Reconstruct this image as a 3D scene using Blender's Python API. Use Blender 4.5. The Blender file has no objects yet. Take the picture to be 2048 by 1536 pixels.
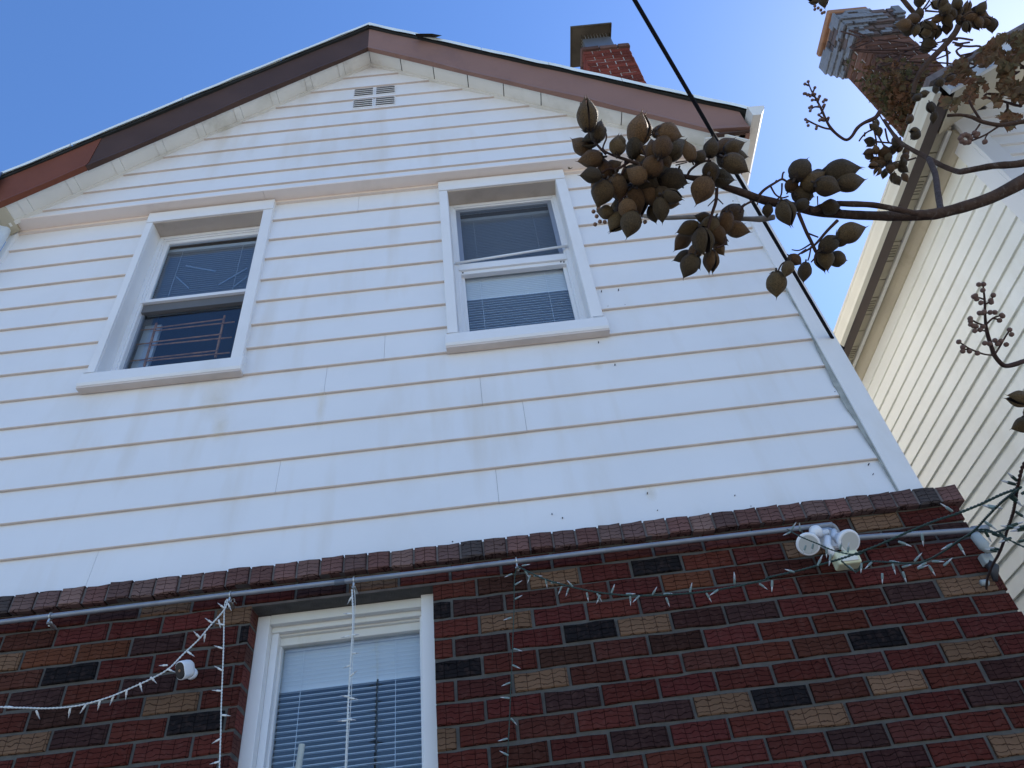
import bpy, math, random
from mathutils import Vector, Matrix, noise
random.seed(11)
sc = bpy.context.scene
COL = sc.collection

# ------------------------------------------------------------------ camera, sky, sun, exposure
CAM = Vector((0.0, -2.8, 1.6))
PAN, PITCH, ROLL, FPX = math.radians(2.25), math.radians(42.72), math.radians(-7.9), 1480.0
FW = Vector((math.sin(PAN)*math.cos(PITCH), math.cos(PAN)*math.cos(PITCH), math.sin(PITCH)))
_r = Vector((math.cos(PAN), -math.sin(PAN), 0)); _u = _r.cross(FW)
RT = math.cos(ROLL)*_r + math.sin(ROLL)*_u
UP = -math.sin(ROLL)*_r + math.cos(ROLL)*_u
cd = bpy.data.cameras.new('camera'); cam = bpy.data.objects.new('camera', cd); COL.objects.link(cam)
cd.sensor_fit = 'HORIZONTAL'; cd.sensor_width = 36.0; cd.lens = 36.0*FPX/2048.0
cd.clip_start = 0.02; cd.clip_end = 3000
cam.matrix_world = Matrix(((RT.x, UP.x, -FW.x, CAM.x), (RT.y, UP.y, -FW.y, CAM.y), (RT.z, UP.z, -FW.z, CAM.z), (0, 0, 0, 1)))
sc.camera = cam

SUN_EL, SUN_AZ = math.radians(45), math.radians(60)      # azimuth from +Y towards +X
w = bpy.data.worlds.new('World'); sc.world = w; w.use_nodes = True
nt = w.node_tree; bg = nt.nodes['Background']
sky = nt.nodes.new('ShaderNodeTexSky'); sky.sky_type = 'NISHITA'; sky.sun_disc = False
sky.sun_elevation = SUN_EL; sky.sun_rotation = SUN_AZ
sky.altitude = 0; sky.air_density = 1.0; sky.dust_density = 0.15; sky.ozone_density = 1.6
hs = nt.nodes.new('ShaderNodeHueSaturation'); hs.inputs['Saturation'].default_value = 1.22; hs.inputs['Hue'].default_value = .508
nt.links.new(sky.outputs[0], hs.inputs['Color']); nt.links.new(hs.outputs[0], bg.inputs[0]); bg.inputs[1].default_value = 0.15
sl = bpy.data.lights.new('sun', 'SUN'); sl.energy = 4.2; sl.angle = math.radians(0.53); sl.color = (1.0, 0.94, 0.84)
so = bpy.data.objects.new('sun', sl); COL.objects.link(so)
sd = Vector((math.sin(SUN_AZ)*math.cos(SUN_EL), math.cos(SUN_AZ)*math.cos(SUN_EL), math.sin(SUN_EL)))
so.rotation_euler = (-sd).to_track_quat('-Z', 'Y').to_euler()
so.location = (6, 6, 14)
sc.view_settings.view_transform = 'Standard'; sc.view_settings.look = 'None'
sc.view_settings.gamma = 1.0; sc.view_settings.exposure = 0.86
try: sc.view_settings.use_curve_mapping = False
except Exception: pass

# ------------------------------------------------------------------ measuring helpers (photo pixel -> point in the place)
def ray(x, y): return FW + RT*((x-1024)/FPX) + UP*((768-y)/FPX)
def at(x, y, d): return CAM + ray(x, y)*d
def on_y(x, y, Y):
    r = ray(x, y); return CAM + r*((Y-CAM.y)/r.y)
def on_x(x, y, X):
    r = ray(x, y); return CAM + r*((X-CAM.x)/r.x)

# ------------------------------------------------------------------ materials
def mat(name, col, rough=0.6, metal=0.0, spec=0.5, var=0.0, vscale=3.0, bump=0.0, bscale=40.0, stain=None, sscale=1.2, sstr=0.5, objcol=False, coat=0.0, sub=None):
    m = bpy.data.materials.new(name); m.use_nodes = True
    n = m.node_tree; N = n.nodes; L = n.links; b = N['Principled BSDF']
    b.inputs['Roughness'].default_value = rough; b.inputs['Metallic'].default_value = metal
    b.inputs['Specular IOR Level'].default_value = spec; b.inputs['Coat Weight'].default_value = coat
    tc = N.new('ShaderNodeTexCoord'); src = None
    base = N.new('ShaderNodeRGB'); base.outputs[0].default_value = (*col, 1); src = base.outputs[0]
    if objcol:
        oi = N.new('ShaderNodeObjectInfo'); src = oi.outputs['Color']
    if var > 0:
        t = N.new('ShaderNodeTexNoise'); t.inputs['Scale'].default_value = vscale; t.inputs['Detail'].default_value = 6
        L.new(tc.outputs['Object'], t.inputs['Vector'])
        mr = N.new('ShaderNodeMapRange'); mr.inputs[1].default_value = .3; mr.inputs[2].default_value = .7
        mr.inputs[3].default_value = 1-var; mr.inputs[4].default_value = 1+var
        L.new(t.outputs[0], mr.inputs[0])
        mx = N.new('ShaderNodeVectorMath'); mx.operation = 'SCALE'
        L.new(src, mx.inputs[0]); L.new(mr.outputs[0], mx.inputs['Scale']); src = mx.outputs[0]
    if stain:
        t = N.new('ShaderNodeTexNoise'); t.inputs['Scale'].default_value = sscale; t.inputs['Detail'].default_value = 8; t.inputs['Roughness'].default_value = .65
        mp = N.new('ShaderNodeMapping'); mp.inputs['Scale'].default_value = (1, 1, .35)
        L.new(tc.outputs['Object'], mp.inputs[0]); L.new(mp.outputs[0], t.inputs['Vector'])
        mr = N.new('ShaderNodeMapRange'); mr.inputs[1].default_value = .55; mr.inputs[2].default_value = .78; mr.inputs[4].default_value = sstr
        L.new(t.outputs[0], mr.inputs[0])
        mx = N.new('ShaderNodeMix'); mx.data_type = 'RGBA'; mx.inputs[7].default_value = (*stain, 1)
        L.new(mr.outputs[0], mx.inputs[0]); L.new(src, mx.inputs[6]); src = mx.outputs[2]
    L.new(src, b.inputs['Base Color'])
    if bump > 0:
        t = N.new('ShaderNodeTexNoise'); t.inputs['Scale'].default_value = bscale; t.inputs['Detail'].default_value = 5
        L.new(tc.outputs['Object'], t.inputs['Vector'])
        bp = N.new('ShaderNodeBump'); bp.inputs['Strength'].default_value = bump; bp.inputs['Distance'].default_value = .01
        L.new(t.outputs[0], bp.inputs['Height']); L.new(bp.outputs[0], b.inputs['Normal'])
    return m

M_SIDING = mat('white_siding_paint', (.80, .80, .80), .45, var=.025, vscale=2.5, bump=.06, bscale=90, stain=(.62, .56, .44), sscale=1.6, sstr=.28)
M_TRIM = mat('white_aluminium_trim', (.80, .795, .785), .45, var=.03, vscale=4, stain=(.6, .55, .45), sscale=3, sstr=.35)
M_BAND = mat('bounce_beige_band', (.84, .74, .66), .5, var=.04, vscale=2, stain=(.42, .36, .3), sscale=2, sstr=.35)  # beige puts the ground's warm bounce into the band's colour; stains besides
M_BUTT = mat('bounce_beige_edge', (.66, .57, .50), .6, var=.1, vscale=6)  # beige stands for warm light bounced up onto white undersides
M_HEAD = mat('bounce_tan_head', (.50, .43, .36), .5, var=.08, vscale=3, stain=(.25, .2, .15), sscale=4, sstr=.5)  # shade and warm bounce under the head put into the tan; stains besides
M_SOFFIT = mat('cream_soffit', (.78, .76, .69), .5, var=.06, vscale=3, stain=(.33, .29, .22), sscale=4, sstr=.55)
M_DIRT = mat('dark_grime', (.10, .085, .07), .9, var=.3, vscale=9)
M_FASCIA_D = mat('dark_brown_fascia', (.080, .048, .038), .62, spec=.15, var=.12, vscale=3)
M_FASCIA_R = mat('reddish_brown_fascia', (.19, .065, .038), .62, spec=.15, var=.12, vscale=3)
M_FASCIA_M = mat('mauve_brown_fascia', (.27, .155, .12), .6, spec=.2, var=.08, vscale=2.2, stain=(.12, .075, .07), sscale=2, sstr=.5)
M_DRIP = mat('sunlit_pale_drip', (.80, .86, .84), .4, var=.08, vscale=6)  # pale colour stands for the sunlit, overexposed roof edge
M_SHINGLE = mat('roof_shingle', (.33, .33, .32), .9, var=.3, vscale=30, bump=.5, bscale=120)
M_TAR = mat('black_roof_felt', (.02, .022, .02), .8, var=.3, vscale=12)
M_GUTTER = mat('cream_gutter', (.86, .83, .74), .4, var=.05, vscale=5, stain=(.35, .28, .2), sscale=5, sstr=.5)
M_MORTAR = mat('grey_mortar', (.105, .10, .092), .95, spec=.1, var=.15, vscale=25, bump=.5, bscale=180)
M_CREAM = mat('cream_vinyl_siding', (.88, .87, .79), .45, var=.03, vscale=2, bump=.05, bscale=60, stain=(.6, .56, .42), sscale=1.5, sstr=.3)
M_NWHITE = mat('pale_vinyl_siding', (.78, .78, .76), .45, var=.03, vscale=2)
M_NSOFFIT = mat('yellowed_soffit', (.52, .46, .33), .55, var=.1, vscale=3, stain=(.28, .23, .14), sscale=5, sstr=.5)
M_NBROWN = mat('brown_fascia_board', (.065, .042, .034), .5, var=.15, vscale=4)
M_FRAME = mat('window_frame_white', (.78, .79, .80), .35, var=.03, vscale=5)
M_FRAMEOLD = mat('aged_window_frame', (.70, .70, .66), .45, var=.05, vscale=4, stain=(.40, .34, .16), sscale=6, sstr=.6)
M_SCREENFR = mat('grey_screen_frame', (.28, .31, .36), .4, metal=.3)
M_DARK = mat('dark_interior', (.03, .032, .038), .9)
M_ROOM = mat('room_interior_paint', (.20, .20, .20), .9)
M_BLIND = mat('white_blind_slat', (.80, .82, .83), .45)
M_SHADE = mat('grey_blind_slat', (.50, .55, .60), .5)
M_RUST = mat('rusty_iron', (.42, .19, .08), .8, var=.35, vscale=20)
M_CONDUIT = mat('galvanised_conduit', (.26, .28, .31), .42, metal=.35, var=.12, vscale=14, stain=(.12, .12, .13), sscale=9, sstr=.6)
M_TAPE = mat('black_tape', (.03, .03, .035), .5)
M_STEEL = mat('steel_clip', (.5, .5, .48), .4, metal=.7, var=.2, vscale=20)
M_PLASTIC = mat('white_plastic', (.80, .81, .83), .3, var=.02, vscale=5)
M_GREYPLASTIC = mat('grey_plastic', (.34, .37, .36), .5, var=.1, vscale=8)
M_YELLOWLIT = mat('yellow_lit_plastic', (.66, .66, .44), .4, var=.06, vscale=20)  # yellow colour stands for the yellowish light on the sensor
M_BLACKGL = mat('black_gloss', (.012, .012, .013), .12)
M_BRASS = mat('bronze_lens_ring', (.35, .22, .14), .3, metal=.6)
M_CABLE = mat('black_cable', (.014, .014, .018), .85, spec=.05)
M_GWIRE = mat('dark_green_wire', (.018, .045, .032), .5)
M_GSOCK = mat('grey_green_socket', (.20, .27, .26), .4)
M_WWIRE = mat('white_wire', (.66, .68, .66), .5)
M_WSOCK = mat('white_socket', (.74, .75, .72), .4)
M_BULB = mat('clear_bulb', (.50, .51, .53), .10, spec=1.0)
M_BARK = mat('brown_bark', (.075, .048, .036), .85, spec=.1, var=.3, vscale=30, bump=.5, bscale=120, stain=(.30, .27, .24), sscale=90, sstr=.5)
M_TWIG = mat('purple_brown_twig', (.066, .040, .034), .85, spec=.1, var=.2, vscale=40)
M_BUD = mat('brown_flower_bud', (.15, .085, .065), .8, var=.15, vscale=60)
M_POD = mat('seed_pod_husk', (.2, .13, .07), .6, spec=.3, var=.45, vscale=22, bump=.6, bscale=140, stain=(.03, .02, .012), sscale=30, sstr=.6, objcol=True)
M_PODIN = mat('seed_pod_inside', (.05, .03, .02), .8)
M_CALYX = mat('dark_calyx', (.045, .03, .022), .8)
M_TERRA = mat('terracotta_flue', (.30, .155, .085), .8, var=.25, vscale=8, stain=(.1, .06, .04), sscale=6, sstr=.7)
M_FLASH = mat('tarnished_metal_cap', (.075, .062, .045), .8, spec=.15, metal=.0, var=.25, vscale=7, stain=(.12, .08, .05), sscale=8, sstr=.8)
M_PARGE = mat('blue_grey_parging', (.17, .185, .21), .8, var=.2, vscale=6, bump=.6, bscale=25, stain=(.07, .05, .04), sscale=6, sstr=.9)
M_WOOD = mat('pale_wood', (.85, .70, .48), .6, var=.1, vscale=12)
M_GROUND = mat('concrete_ground', (.30, .27, .235), .9, var=.12, vscale=.8, bump=.3, bscale=30)
M_HOLE = mat('nail_hole', (.05, .05, .06), .8)

def weather(m, col=(.55, .44, .28), strength=.30):
    n = m.node_tree; N = n.nodes; L = n.links; b = N['Principled BSDF']
    tc = N.new('ShaderNodeTexCoord'); mp = N.new('ShaderNodeMapping'); mp.inputs['Scale'].default_value = (7, 7, .55); L.new(tc.outputs['Object'], mp.inputs[0])
    t = N.new('ShaderNodeTexNoise'); t.inputs['Scale'].default_value = 1.0; t.inputs['Detail'].default_value = 5; L.new(mp.outputs[0], t.inputs['Vector'])
    t2 = N.new('ShaderNodeTexNoise'); t2.inputs['Scale'].default_value = .9; L.new(tc.outputs['Object'], t2.inputs['Vector'])
    mu = N.new('ShaderNodeMath'); mu.operation = 'MULTIPLY'; L.new(t.outputs[0], mu.inputs[0]); L.new(t2.outputs[0], mu.inputs[1])
    mr = N.new('ShaderNodeMapRange'); mr.inputs[1].default_value = .28; mr.inputs[2].default_value = .45; mr.inputs[4].default_value = strength; L.new(mu.outputs[0], mr.inputs[0])
    mx = N.new('ShaderNodeMix'); mx.data_type = 'RGBA'; mx.inputs[7].default_value = (*col, 1)
    src = b.inputs['Base Color'].links[0].from_socket; L.new(mr.outputs[0], mx.inputs[0]); L.new(src, mx.inputs[6]); L.new(mx.outputs[2], b.inputs['Base Color'])
    w_ = N.new('ShaderNodeTexNoise'); w_.inputs['Scale'].default_value = 2.2; L.new(tc.outputs['Object'], w_.inputs['Vector'])
    bp = N.new('ShaderNodeBump'); bp.inputs['Strength'].default_value = .35; bp.inputs['Distance'].default_value = .03; L.new(w_.outputs[0], bp.inputs['Height'])
    if b.inputs['Normal'].links: L.new(b.inputs['Normal'].links[0].from_socket, bp.inputs['Normal'])
    L.new(bp.outputs[0], b.inputs['Normal'])
weather(M_SIDING); weather(M_CREAM, (.6, .55, .38), .25); weather(M_SOFFIT, (.35, .33, .22), .4)

# brick: one material, the clay colour is the object's own; pressed vertical and wavy horizontal grooves
def brick_material(name, groove=True, dusty=.12):
    m = mat(name, (.3, .1, .07), .95, spec=.08, var=.22, vscale=7, objcol=True)
    n = m.node_tree; N = n.nodes; L = n.links; b = N['Principled BSDF']
    tc = N.new('ShaderNodeTexCoord'); oi = N.new('ShaderNodeObjectInfo')
    off = N.new('ShaderNodeVectorMath'); off.operation = 'SCALE'; off.inputs[0].default_value = (7.3, 3.1, 5.7); L.new(oi.outputs['Random'], off.inputs['Scale'])
    add = N.new('ShaderNodeVectorMath'); L.new(tc.outputs['Object'], add.inputs[0]); L.new(off.outputs[0], add.inputs[1])
    nz = N.new('ShaderNodeTexNoise'); nz.inputs['Scale'].default_value = 26; nz.inputs['Detail'].default_value = 3; L.new(add.outputs[0], nz.inputs['Vector'])
    sep = N.new('ShaderNodeSeparateXYZ'); L.new(tc.outputs['Object'], sep.inputs[0])
    w1 = N.new('ShaderNodeMath'); w1.operation = 'MULTIPLY_ADD'; w1.inputs[1].default_value = .034; L.new(nz.outputs[0], w1.inputs[0]); L.new(sep.outputs['Z'], w1.inputs[2])
    w2 = N.new('ShaderNodeMath'); w2.operation = 'MULTIPLY_ADD'; w2.inputs[1].default_value = .007; L.new(nz.outputs[0], w2.inputs[0]); L.new(sep.outputs['X'], w2.inputs[2])
    cmb = N.new('ShaderNodeCombineXYZ'); L.new(w2.outputs[0], cmb.inputs[0]); L.new(w1.outputs[0], cmb.inputs[1])
    bt = N.new('ShaderNodeTexBrick'); bt.offset = 0.0; bt.inputs['Scale'].default_value = 1.0
    bt.inputs['Brick Width'].default_value = .047; bt.inputs['Row Height'].default_value = .0175; bt.inputs['Mortar Size'].default_value = .0016
    bt.inputs['Mortar Smooth'].default_value = .6
    L.new(cmb.outputs[0], bt.inputs['Vector'])
    src = b.inputs['Base Color'].links[0].from_socket
    # pale dusty bloom
    nd = N.new('ShaderNodeTexNoise'); nd.inputs['Scale'].default_value = 55; nd.inputs['Detail'].default_value = 8; L.new(add.outputs[0], nd.inputs['Vector'])
    mr = N.new('ShaderNodeMapRange'); mr.inputs[1].default_value = .5; mr.inputs[2].default_value = .8; mr.inputs[4].default_value = dusty; L.new(nd.outputs[0], mr.inputs[0])
    mx = N.new('ShaderNodeMix'); mx.data_type = 'RGBA'; mx.inputs[7].default_value = (.26, .15, .12, 1); L.new(mr.outputs[0], mx.inputs[0]); L.new(src, mx.inputs[6])
    src = mx.outputs[2]
    if groove:
        g = N.new('ShaderNodeMix'); g.data_type = 'RGBA'; g.blend_type = 'MULTIPLY'; g.inputs[7].default_value = (.34, .3, .3, 1)
        L.new(bt.outputs['Fac'], g.inputs[0]); L.new(src, g.inputs[6]); src = g.outputs[2]
    L.new(src, b.inputs['Base Color'])
    h = N.new('ShaderNodeMath'); h.operation = 'MULTIPLY_ADD'; h.inputs[1].default_value = -1.0 if groove else 0.0; L.new(bt.outputs['Fac'], h.inputs[0]); L.new(nd.outputs[0], h.inputs[2])
    bp = N.new('ShaderNodeBump'); bp.inputs['Strength'].default_value = .7; bp.inputs['Distance'].default_value = .004
    L.new(h.outputs[0], bp.inputs['Height']); L.new(bp.outputs[0], b.inputs['Normal'])
    return m
M_BRICK = brick_material('textured_clay_brick')
M_CBRICK = brick_material('chimney_brick', groove=False, dusty=.4)

def glass_material():
    m = bpy.data.materials.new('window_glass'); m.use_nodes = True; n = m.node_tree; n.nodes.clear()
    o = n.nodes.new('ShaderNodeOutputMaterial'); t = n.nodes.new('ShaderNodeBsdfTransparent'); g = n.nodes.new('ShaderNodeBsdfGlossy')
    t.inputs[0].default_value = (.90, .94, .97, 1); g.inputs['Roughness'].default_value = .015
    lw = n.nodes.new('ShaderNodeLayerWeight'); lw.inputs['Blend'].default_value = .5
    pw = n.nodes.new('ShaderNodeMath'); pw.operation = 'POWER'; pw.inputs[1].default_value = 4.0; n.links.new(lw.outputs['Facing'], pw.inputs[0])
    f = n.nodes.new('ShaderNodeMath'); f.operation = 'MULTIPLY_ADD'; f.inputs[1].default_value = .85; f.inputs[2].default_value = .06; n.links.new(pw.outputs[0], f.inputs[0])
    nz = n.nodes.new('ShaderNodeTexNoise'); nz.inputs['Scale'].default_value = 3.5; tc = n.nodes.new('ShaderNodeTexCoord'); n.links.new(tc.outputs['Object'], nz.inputs['Vector'])
    bp = n.nodes.new('ShaderNodeBump'); bp.inputs['Strength'].default_value = .12; bp.inputs['Distance'].default_value = .02
    n.links.new(nz.outputs[0], bp.inputs['Height']); n.links.new(bp.outputs[0], g.inputs['Normal'])
    mx = n.nodes.new('ShaderNodeMixShader'); n.links.new(f.outputs[0], mx.inputs[0]); n.links.new(t.outputs[0], mx.inputs[1]); n.links.new(g.outputs[0], mx.inputs[2])
    n.links.new(mx.outputs[0], o.inputs[0]); return m
M_GLASS = glass_material()

def leaf_material(name, c1, c2):
    m = mat(name, c1, .7, spec=.2); n = m.node_tree; N = n.nodes; L = n.links; b = N['Principled BSDF']
    tc = N.new('ShaderNodeTexCoord'); t = N.new('ShaderNodeTexNoise'); t.inputs['Scale'].default_value = 7; t.inputs['Detail'].default_value = 4
    L.new(tc.outputs['Object'], t.inputs['Vector'])
    r = N.new('ShaderNodeValToRGB'); r.color_ramp.elements[0].position = .38; r.color_ramp.elements[1].position = .62
    r.color_ramp.elements[0].color = (*c1, 1); r.color_ramp.elements[1].color = (*c2, 1)
    L.new(t.outputs[0], r.inputs[0]); L.new(r.outputs[0], b.inputs['Base Color'])
    tr = N.new('ShaderNodeBsdfTranslucent'); L.new(r.outputs[0], tr.inputs[0]); mx = N.new('ShaderNodeMixShader'); mx.inputs[0].default_value = .45
    o = [x for x in N if x.type == 'OUTPUT_MATERIAL'][0]
    L.new(b.outputs[0], mx.inputs[1]); L.new(tr.outputs[0], mx.inputs[2]); L.new(mx.outputs[0], o.inputs[0]); return m
M_LEAFB = leaf_material('dry_vine_leaf', (.16, .075, .035), (.10, .10, .045))
M_LEAFG = leaf_material('mixed_vine_leaf', (.20, .095, .05), (.15, .12, .06))

# ------------------------------------------------------------------ mesh helpers
def sag(p):
    """the old house has settled: the upper left of the front hangs a few centimetres low"""
    a = max(0.0, min(1.0, (-0.8-p[0])/2.2)); b = max(0.0, min(1.0, (p[2]-4.6)/1.5))
    return Vector((p[0], p[1], p[2]-.05*a*a*b))
class MB:
    def __init__(s): s.v = []; s.f = []; s.mi = []; s.m = 0
    def add(s, vs, fs):
        o = len(s.v); s.v += [Vector(v) for v in vs]
        for f in fs: s.f.append([o+i for i in f]); s.mi.append(s.m)
    def box(s, x0, x1, y0, y1, z0, z1):
        s.add([(x0,y0,z0),(x1,y0,z0),(x1,y1,z0),(x0,y1,z0),(x0,y0,z1),(x1,y0,z1),(x1,y1,z1),(x0,y1,z1)],
              [(0,3,2,1),(4,5,6,7),(0,1,5,4),(1,2,6,5),(2,3,7,6),(3,0,4,7)])
    def prism(s, poly, axis, a, b):
        """poly of 2-d points extruded along axis 'x','y' or 'z' from a to b"""
        n = len(poly)
        def P(p, t): return {'x': (t, p[0], p[1]), 'y': (p[0], t, p[1]), 'z': (p[0], p[1], t)}[axis]
        s.add([P(p, a) for p in poly]+[P(p, b) for p in poly],
              [tuple(range(n)), tuple(range(2*n-1, n-1, -1))]+[(i, n+i, n+(i+1) % n, (i+1) % n) for i in range(n)])
    def tube(s, pts, r, n=8, cap=True):
        pts = [Vector(p) for p in pts]; k = len(pts)
        rs = r if isinstance(r, (list, tuple)) else [r]*k
        o = len(s.v); prev = None; fs = []
        for i, p in enumerate(pts):
            t = (pts[min(i+1, k-1)]-pts[max(i-1, 0)])
            t = t.normalized() if t.length > 1e-9 else Vector((0, 0, 1))
            if prev is None: a = t.orthogonal().normalized()
            else:
                a = prev-t*prev.dot(t); a = a.normalized() if a.length > 1e-6 else t.orthogonal().normalized()
            prev = a; b = t.cross(a)
            for j in range(n):
                th = 2*math.pi*j/n; s.v.append(p+(a*math.cos(th)+b*math.sin(th))*rs[i])
        for i in range(k-1):
            for j in range(n): s.f.append([o+i*n+j, o+i*n+(j+1) % n, o+(i+1)*n+(j+1) % n, o+(i+1)*n+j]); s.mi.append(s.m)
        if cap:
            s.f.append([o+j for j in range(n)][::-1]); s.mi.append(s.m)
            s.f.append([o+(k-1)*n+j for j in range(n)]); s.mi.append(s.m)
    def lathe(s, origin, axis, prof, n=20, up=None):
        """prof: (distance along axis, radius)"""
        axis = Vector(axis).normalized(); o = Vector(origin)
        s.tube_r([o+axis*d for d, r in prof], [max(r, 1e-4) for d, r in prof], axis, n)
    def tube_r(s, pts, rs, axis, n):
        a = axis.orthogonal().normalized(); b = axis.cross(a); o = len(s.v)
        for p, r in zip(pts, rs):
            for j in range(n):
                th = 2*math.pi*j/n; s.v.append(p+(a*math.cos(th)+b*math.sin(th))*r)
        for i in range(len(pts)-1):
            for j in range(n): s.f.append([o+i*n+j, o+i*n+(j+1) % n, o+(i+1)*n+(j+1) % n, o+(i+1)*n+j]); s.mi.append(s.m)
        s.f.append([o+j for j in range(n)][::-1]); s.mi.append(s.m)
        s.f.append([o+(len(pts)-1)*n+j for j in range(n)]); s.mi.append(s.m)
    def build(s, name, mats, parent=None, warp=False, smooth=False, bevel=0, at0=None, fix=True):
        off = Vector(at0) if at0 is not None else Vector((0, 0, 0))
        me = bpy.data.meshes.new(name); me.from_pydata([tuple(p-off) for p in s.v], [], s.f)
        if not isinstance(mats, (list, tuple)): mats = [mats]
        for m in mats: me.materials.append(m)
        for p, k in zip(me.polygons, s.mi): p.material_index = k
        if fix:
            import bmesh
            bm = bmesh.new(); bm.from_mesh(me); bmesh.ops.recalc_face_normals(bm, faces=bm.faces); bm.to_mesh(me); bm.free()
        if warp:
            import bmesh
            bm = bmesh.new(); bm.from_mesh(me)
            for xc in (-2.8, -2.4, -2.0, -1.6, -1.2, -.8):
                bmesh.ops.bisect_plane(bm, geom=bm.verts[:]+bm.edges[:]+bm.faces[:], plane_co=(xc, 0, 0), plane_no=(1, 0, 0))
            for v in bm.verts: v.co = sag(v.co)
            bm.to_mesh(me); bm.free()
        if smooth: me.polygons.foreach_set('use_smooth', [True]*len(me.polygons))
        me.update()
        o = link(name, me, parent, off)
        if bevel:
            bv = o.modifiers.new('bevel', 'BEVEL'); bv.width = bevel; bv.segments = 2; bv.limit_method = 'ANGLE'
        return o
ROOT_INV = {}
def link(name, me, parent=None, loc=(0, 0, 0), M=None):
    o = bpy.data.objects.new(name, me); COL.objects.link(o)
    o.matrix_basis = M if M is not None else Matrix.Translation(Vector(loc))
    if parent is not None:
        o.parent = parent
        o.matrix_parent_inverse = ROOT_INV.get(parent.name, Matrix.Identity(4)).copy()
        ROOT_INV[o.name] = (ROOT_INV[parent.name].copy() if False else Matrix.Identity(4))
        # world transform of a part = its own basis; children of a part need the part's inverse
        ROOT_INV[o.name] = o.matrix_basis.inverted()
    else:
        ROOT_INV[o.name] = o.matrix_basis.inverted()
    return o
def tag(o, label=None, cat=None, group=None, kind=None):
    if label: o['label'] = label
    if cat: o['category'] = cat
    if group: o['group'] = group
    if kind: o['kind'] = kind
    return o
def thing(name, loc, label, cat, group=None):
    return tag(link(name, None, None, loc), label, cat, group)
def smooth_path(pts, sub=6):
    pts = [Vector(p) for p in pts]; out = []
    for i in range(len(pts)-1):
        p0 = pts[max(i-1, 0)]; p1 = pts[i]; p2 = pts[i+1]; p3 = pts[min(i+2, len(pts)-1)]
        for k in range(sub):
            t = k/sub
            out.append(.5*((2*p1)+(p2-p0)*t+(2*p0-5*p1+4*p2-p3)*t*t+(-p0+3*p1-3*p2+p3)*t**3))
    out.append(pts[-1]); return out
def lerp_list(vals, sub=6):
    out = []
    for i in range(len(vals)-1):
        for k in range(sub): out.append(vals[i]+(vals[i+1]-vals[i])*k/sub)
    out.append(vals[-1]); return out

# ------------------------------------------------------------------ ground
g = MB(); g.add([(-400, -400, 0), (400, -400, 0), (400, 400, 0), (-400, 400, 0)], [(0, 1, 2, 3)])
tag(g.build('ground', M_GROUND), 'pale concrete ground around the houses', None, None, 'structure')

# ================================================================== OUR HOUSE
XL, XR = -3.035, 1.80             # corners of the front wall
YG = -0.09                        # gable siding stands forward of the wall below
PKX, PKZ, SL = -0.699, 7.914, 0.785   # where the soffit meets the gable siding
house = thing('house', (-.64, 0, 0), 'gabled house with white siding above a red brick ground floor, straight ahead', 'house')

b = MB()   # structural shell behind siding and brick, with the openings left open
LW = (-2.111, -1.380, 4.567, 5.975); RW = (-.146, .590, 4.567, 5.975); BW = (-1.041, -.320, .9, 3.055)
def shell_front(mb, x0, x1, z0, z1, holes, y0, y1):
    xs = sorted({x0, x1, *[h[0] for h in holes], *[h[1] for h in holes]}); zs = sorted({z0, z1, *[h[2] for h in holes], *[h[3] for h in holes]})
    for i in range(len(xs)-1):
        for k in range(len(zs)-1):
            cx, cz = (xs[i]+xs[i+1])/2, (zs[k]+zs[k+1])/2
            if any(h[0] < cx < h[1] and h[2] < cz < h[3] for h in holes): continue
            mb.box(xs[i], xs[i+1], y0, y1, zs[k], zs[k+1])
shell_front(b, XL+.02, XR-.02, 0, 6.10, [(h[0]-.013, h[1]+.013, h[2]-.01, h[3]+.013) for h in (LW, RW, BW)], .006, .17)
b.box(XL+.02, XL+.15, .17, 9, 0, 6.3); b.box(XL+.02, XR-.02, 8.85, 9, 0, 6.1)
b.box(XL+.15, XR-.15, .17, 8.85, 6.04, 6.1); b.box(XL+.15, XR-.15, .17, 8.85, 3.2, 3.3)
b.box(XL+.15, XR-.15, 2.4, 2.5, 3.3, 6.04); b.box(XL+.15, XR-.15, 2.4, 2.5, .2, 3.2)
b.build('wall', M_ROOM, house)
b = MB(); zz = .4
while zz < 6.0:
    b.prism([(XR-.02, zz), (XR+.018, zz), (XR+.004, zz+.2), (XR-.02, zz+.2)], 'y', .06, 9); zz += .2
b.build('side_wall', M_SIDING, house)

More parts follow.
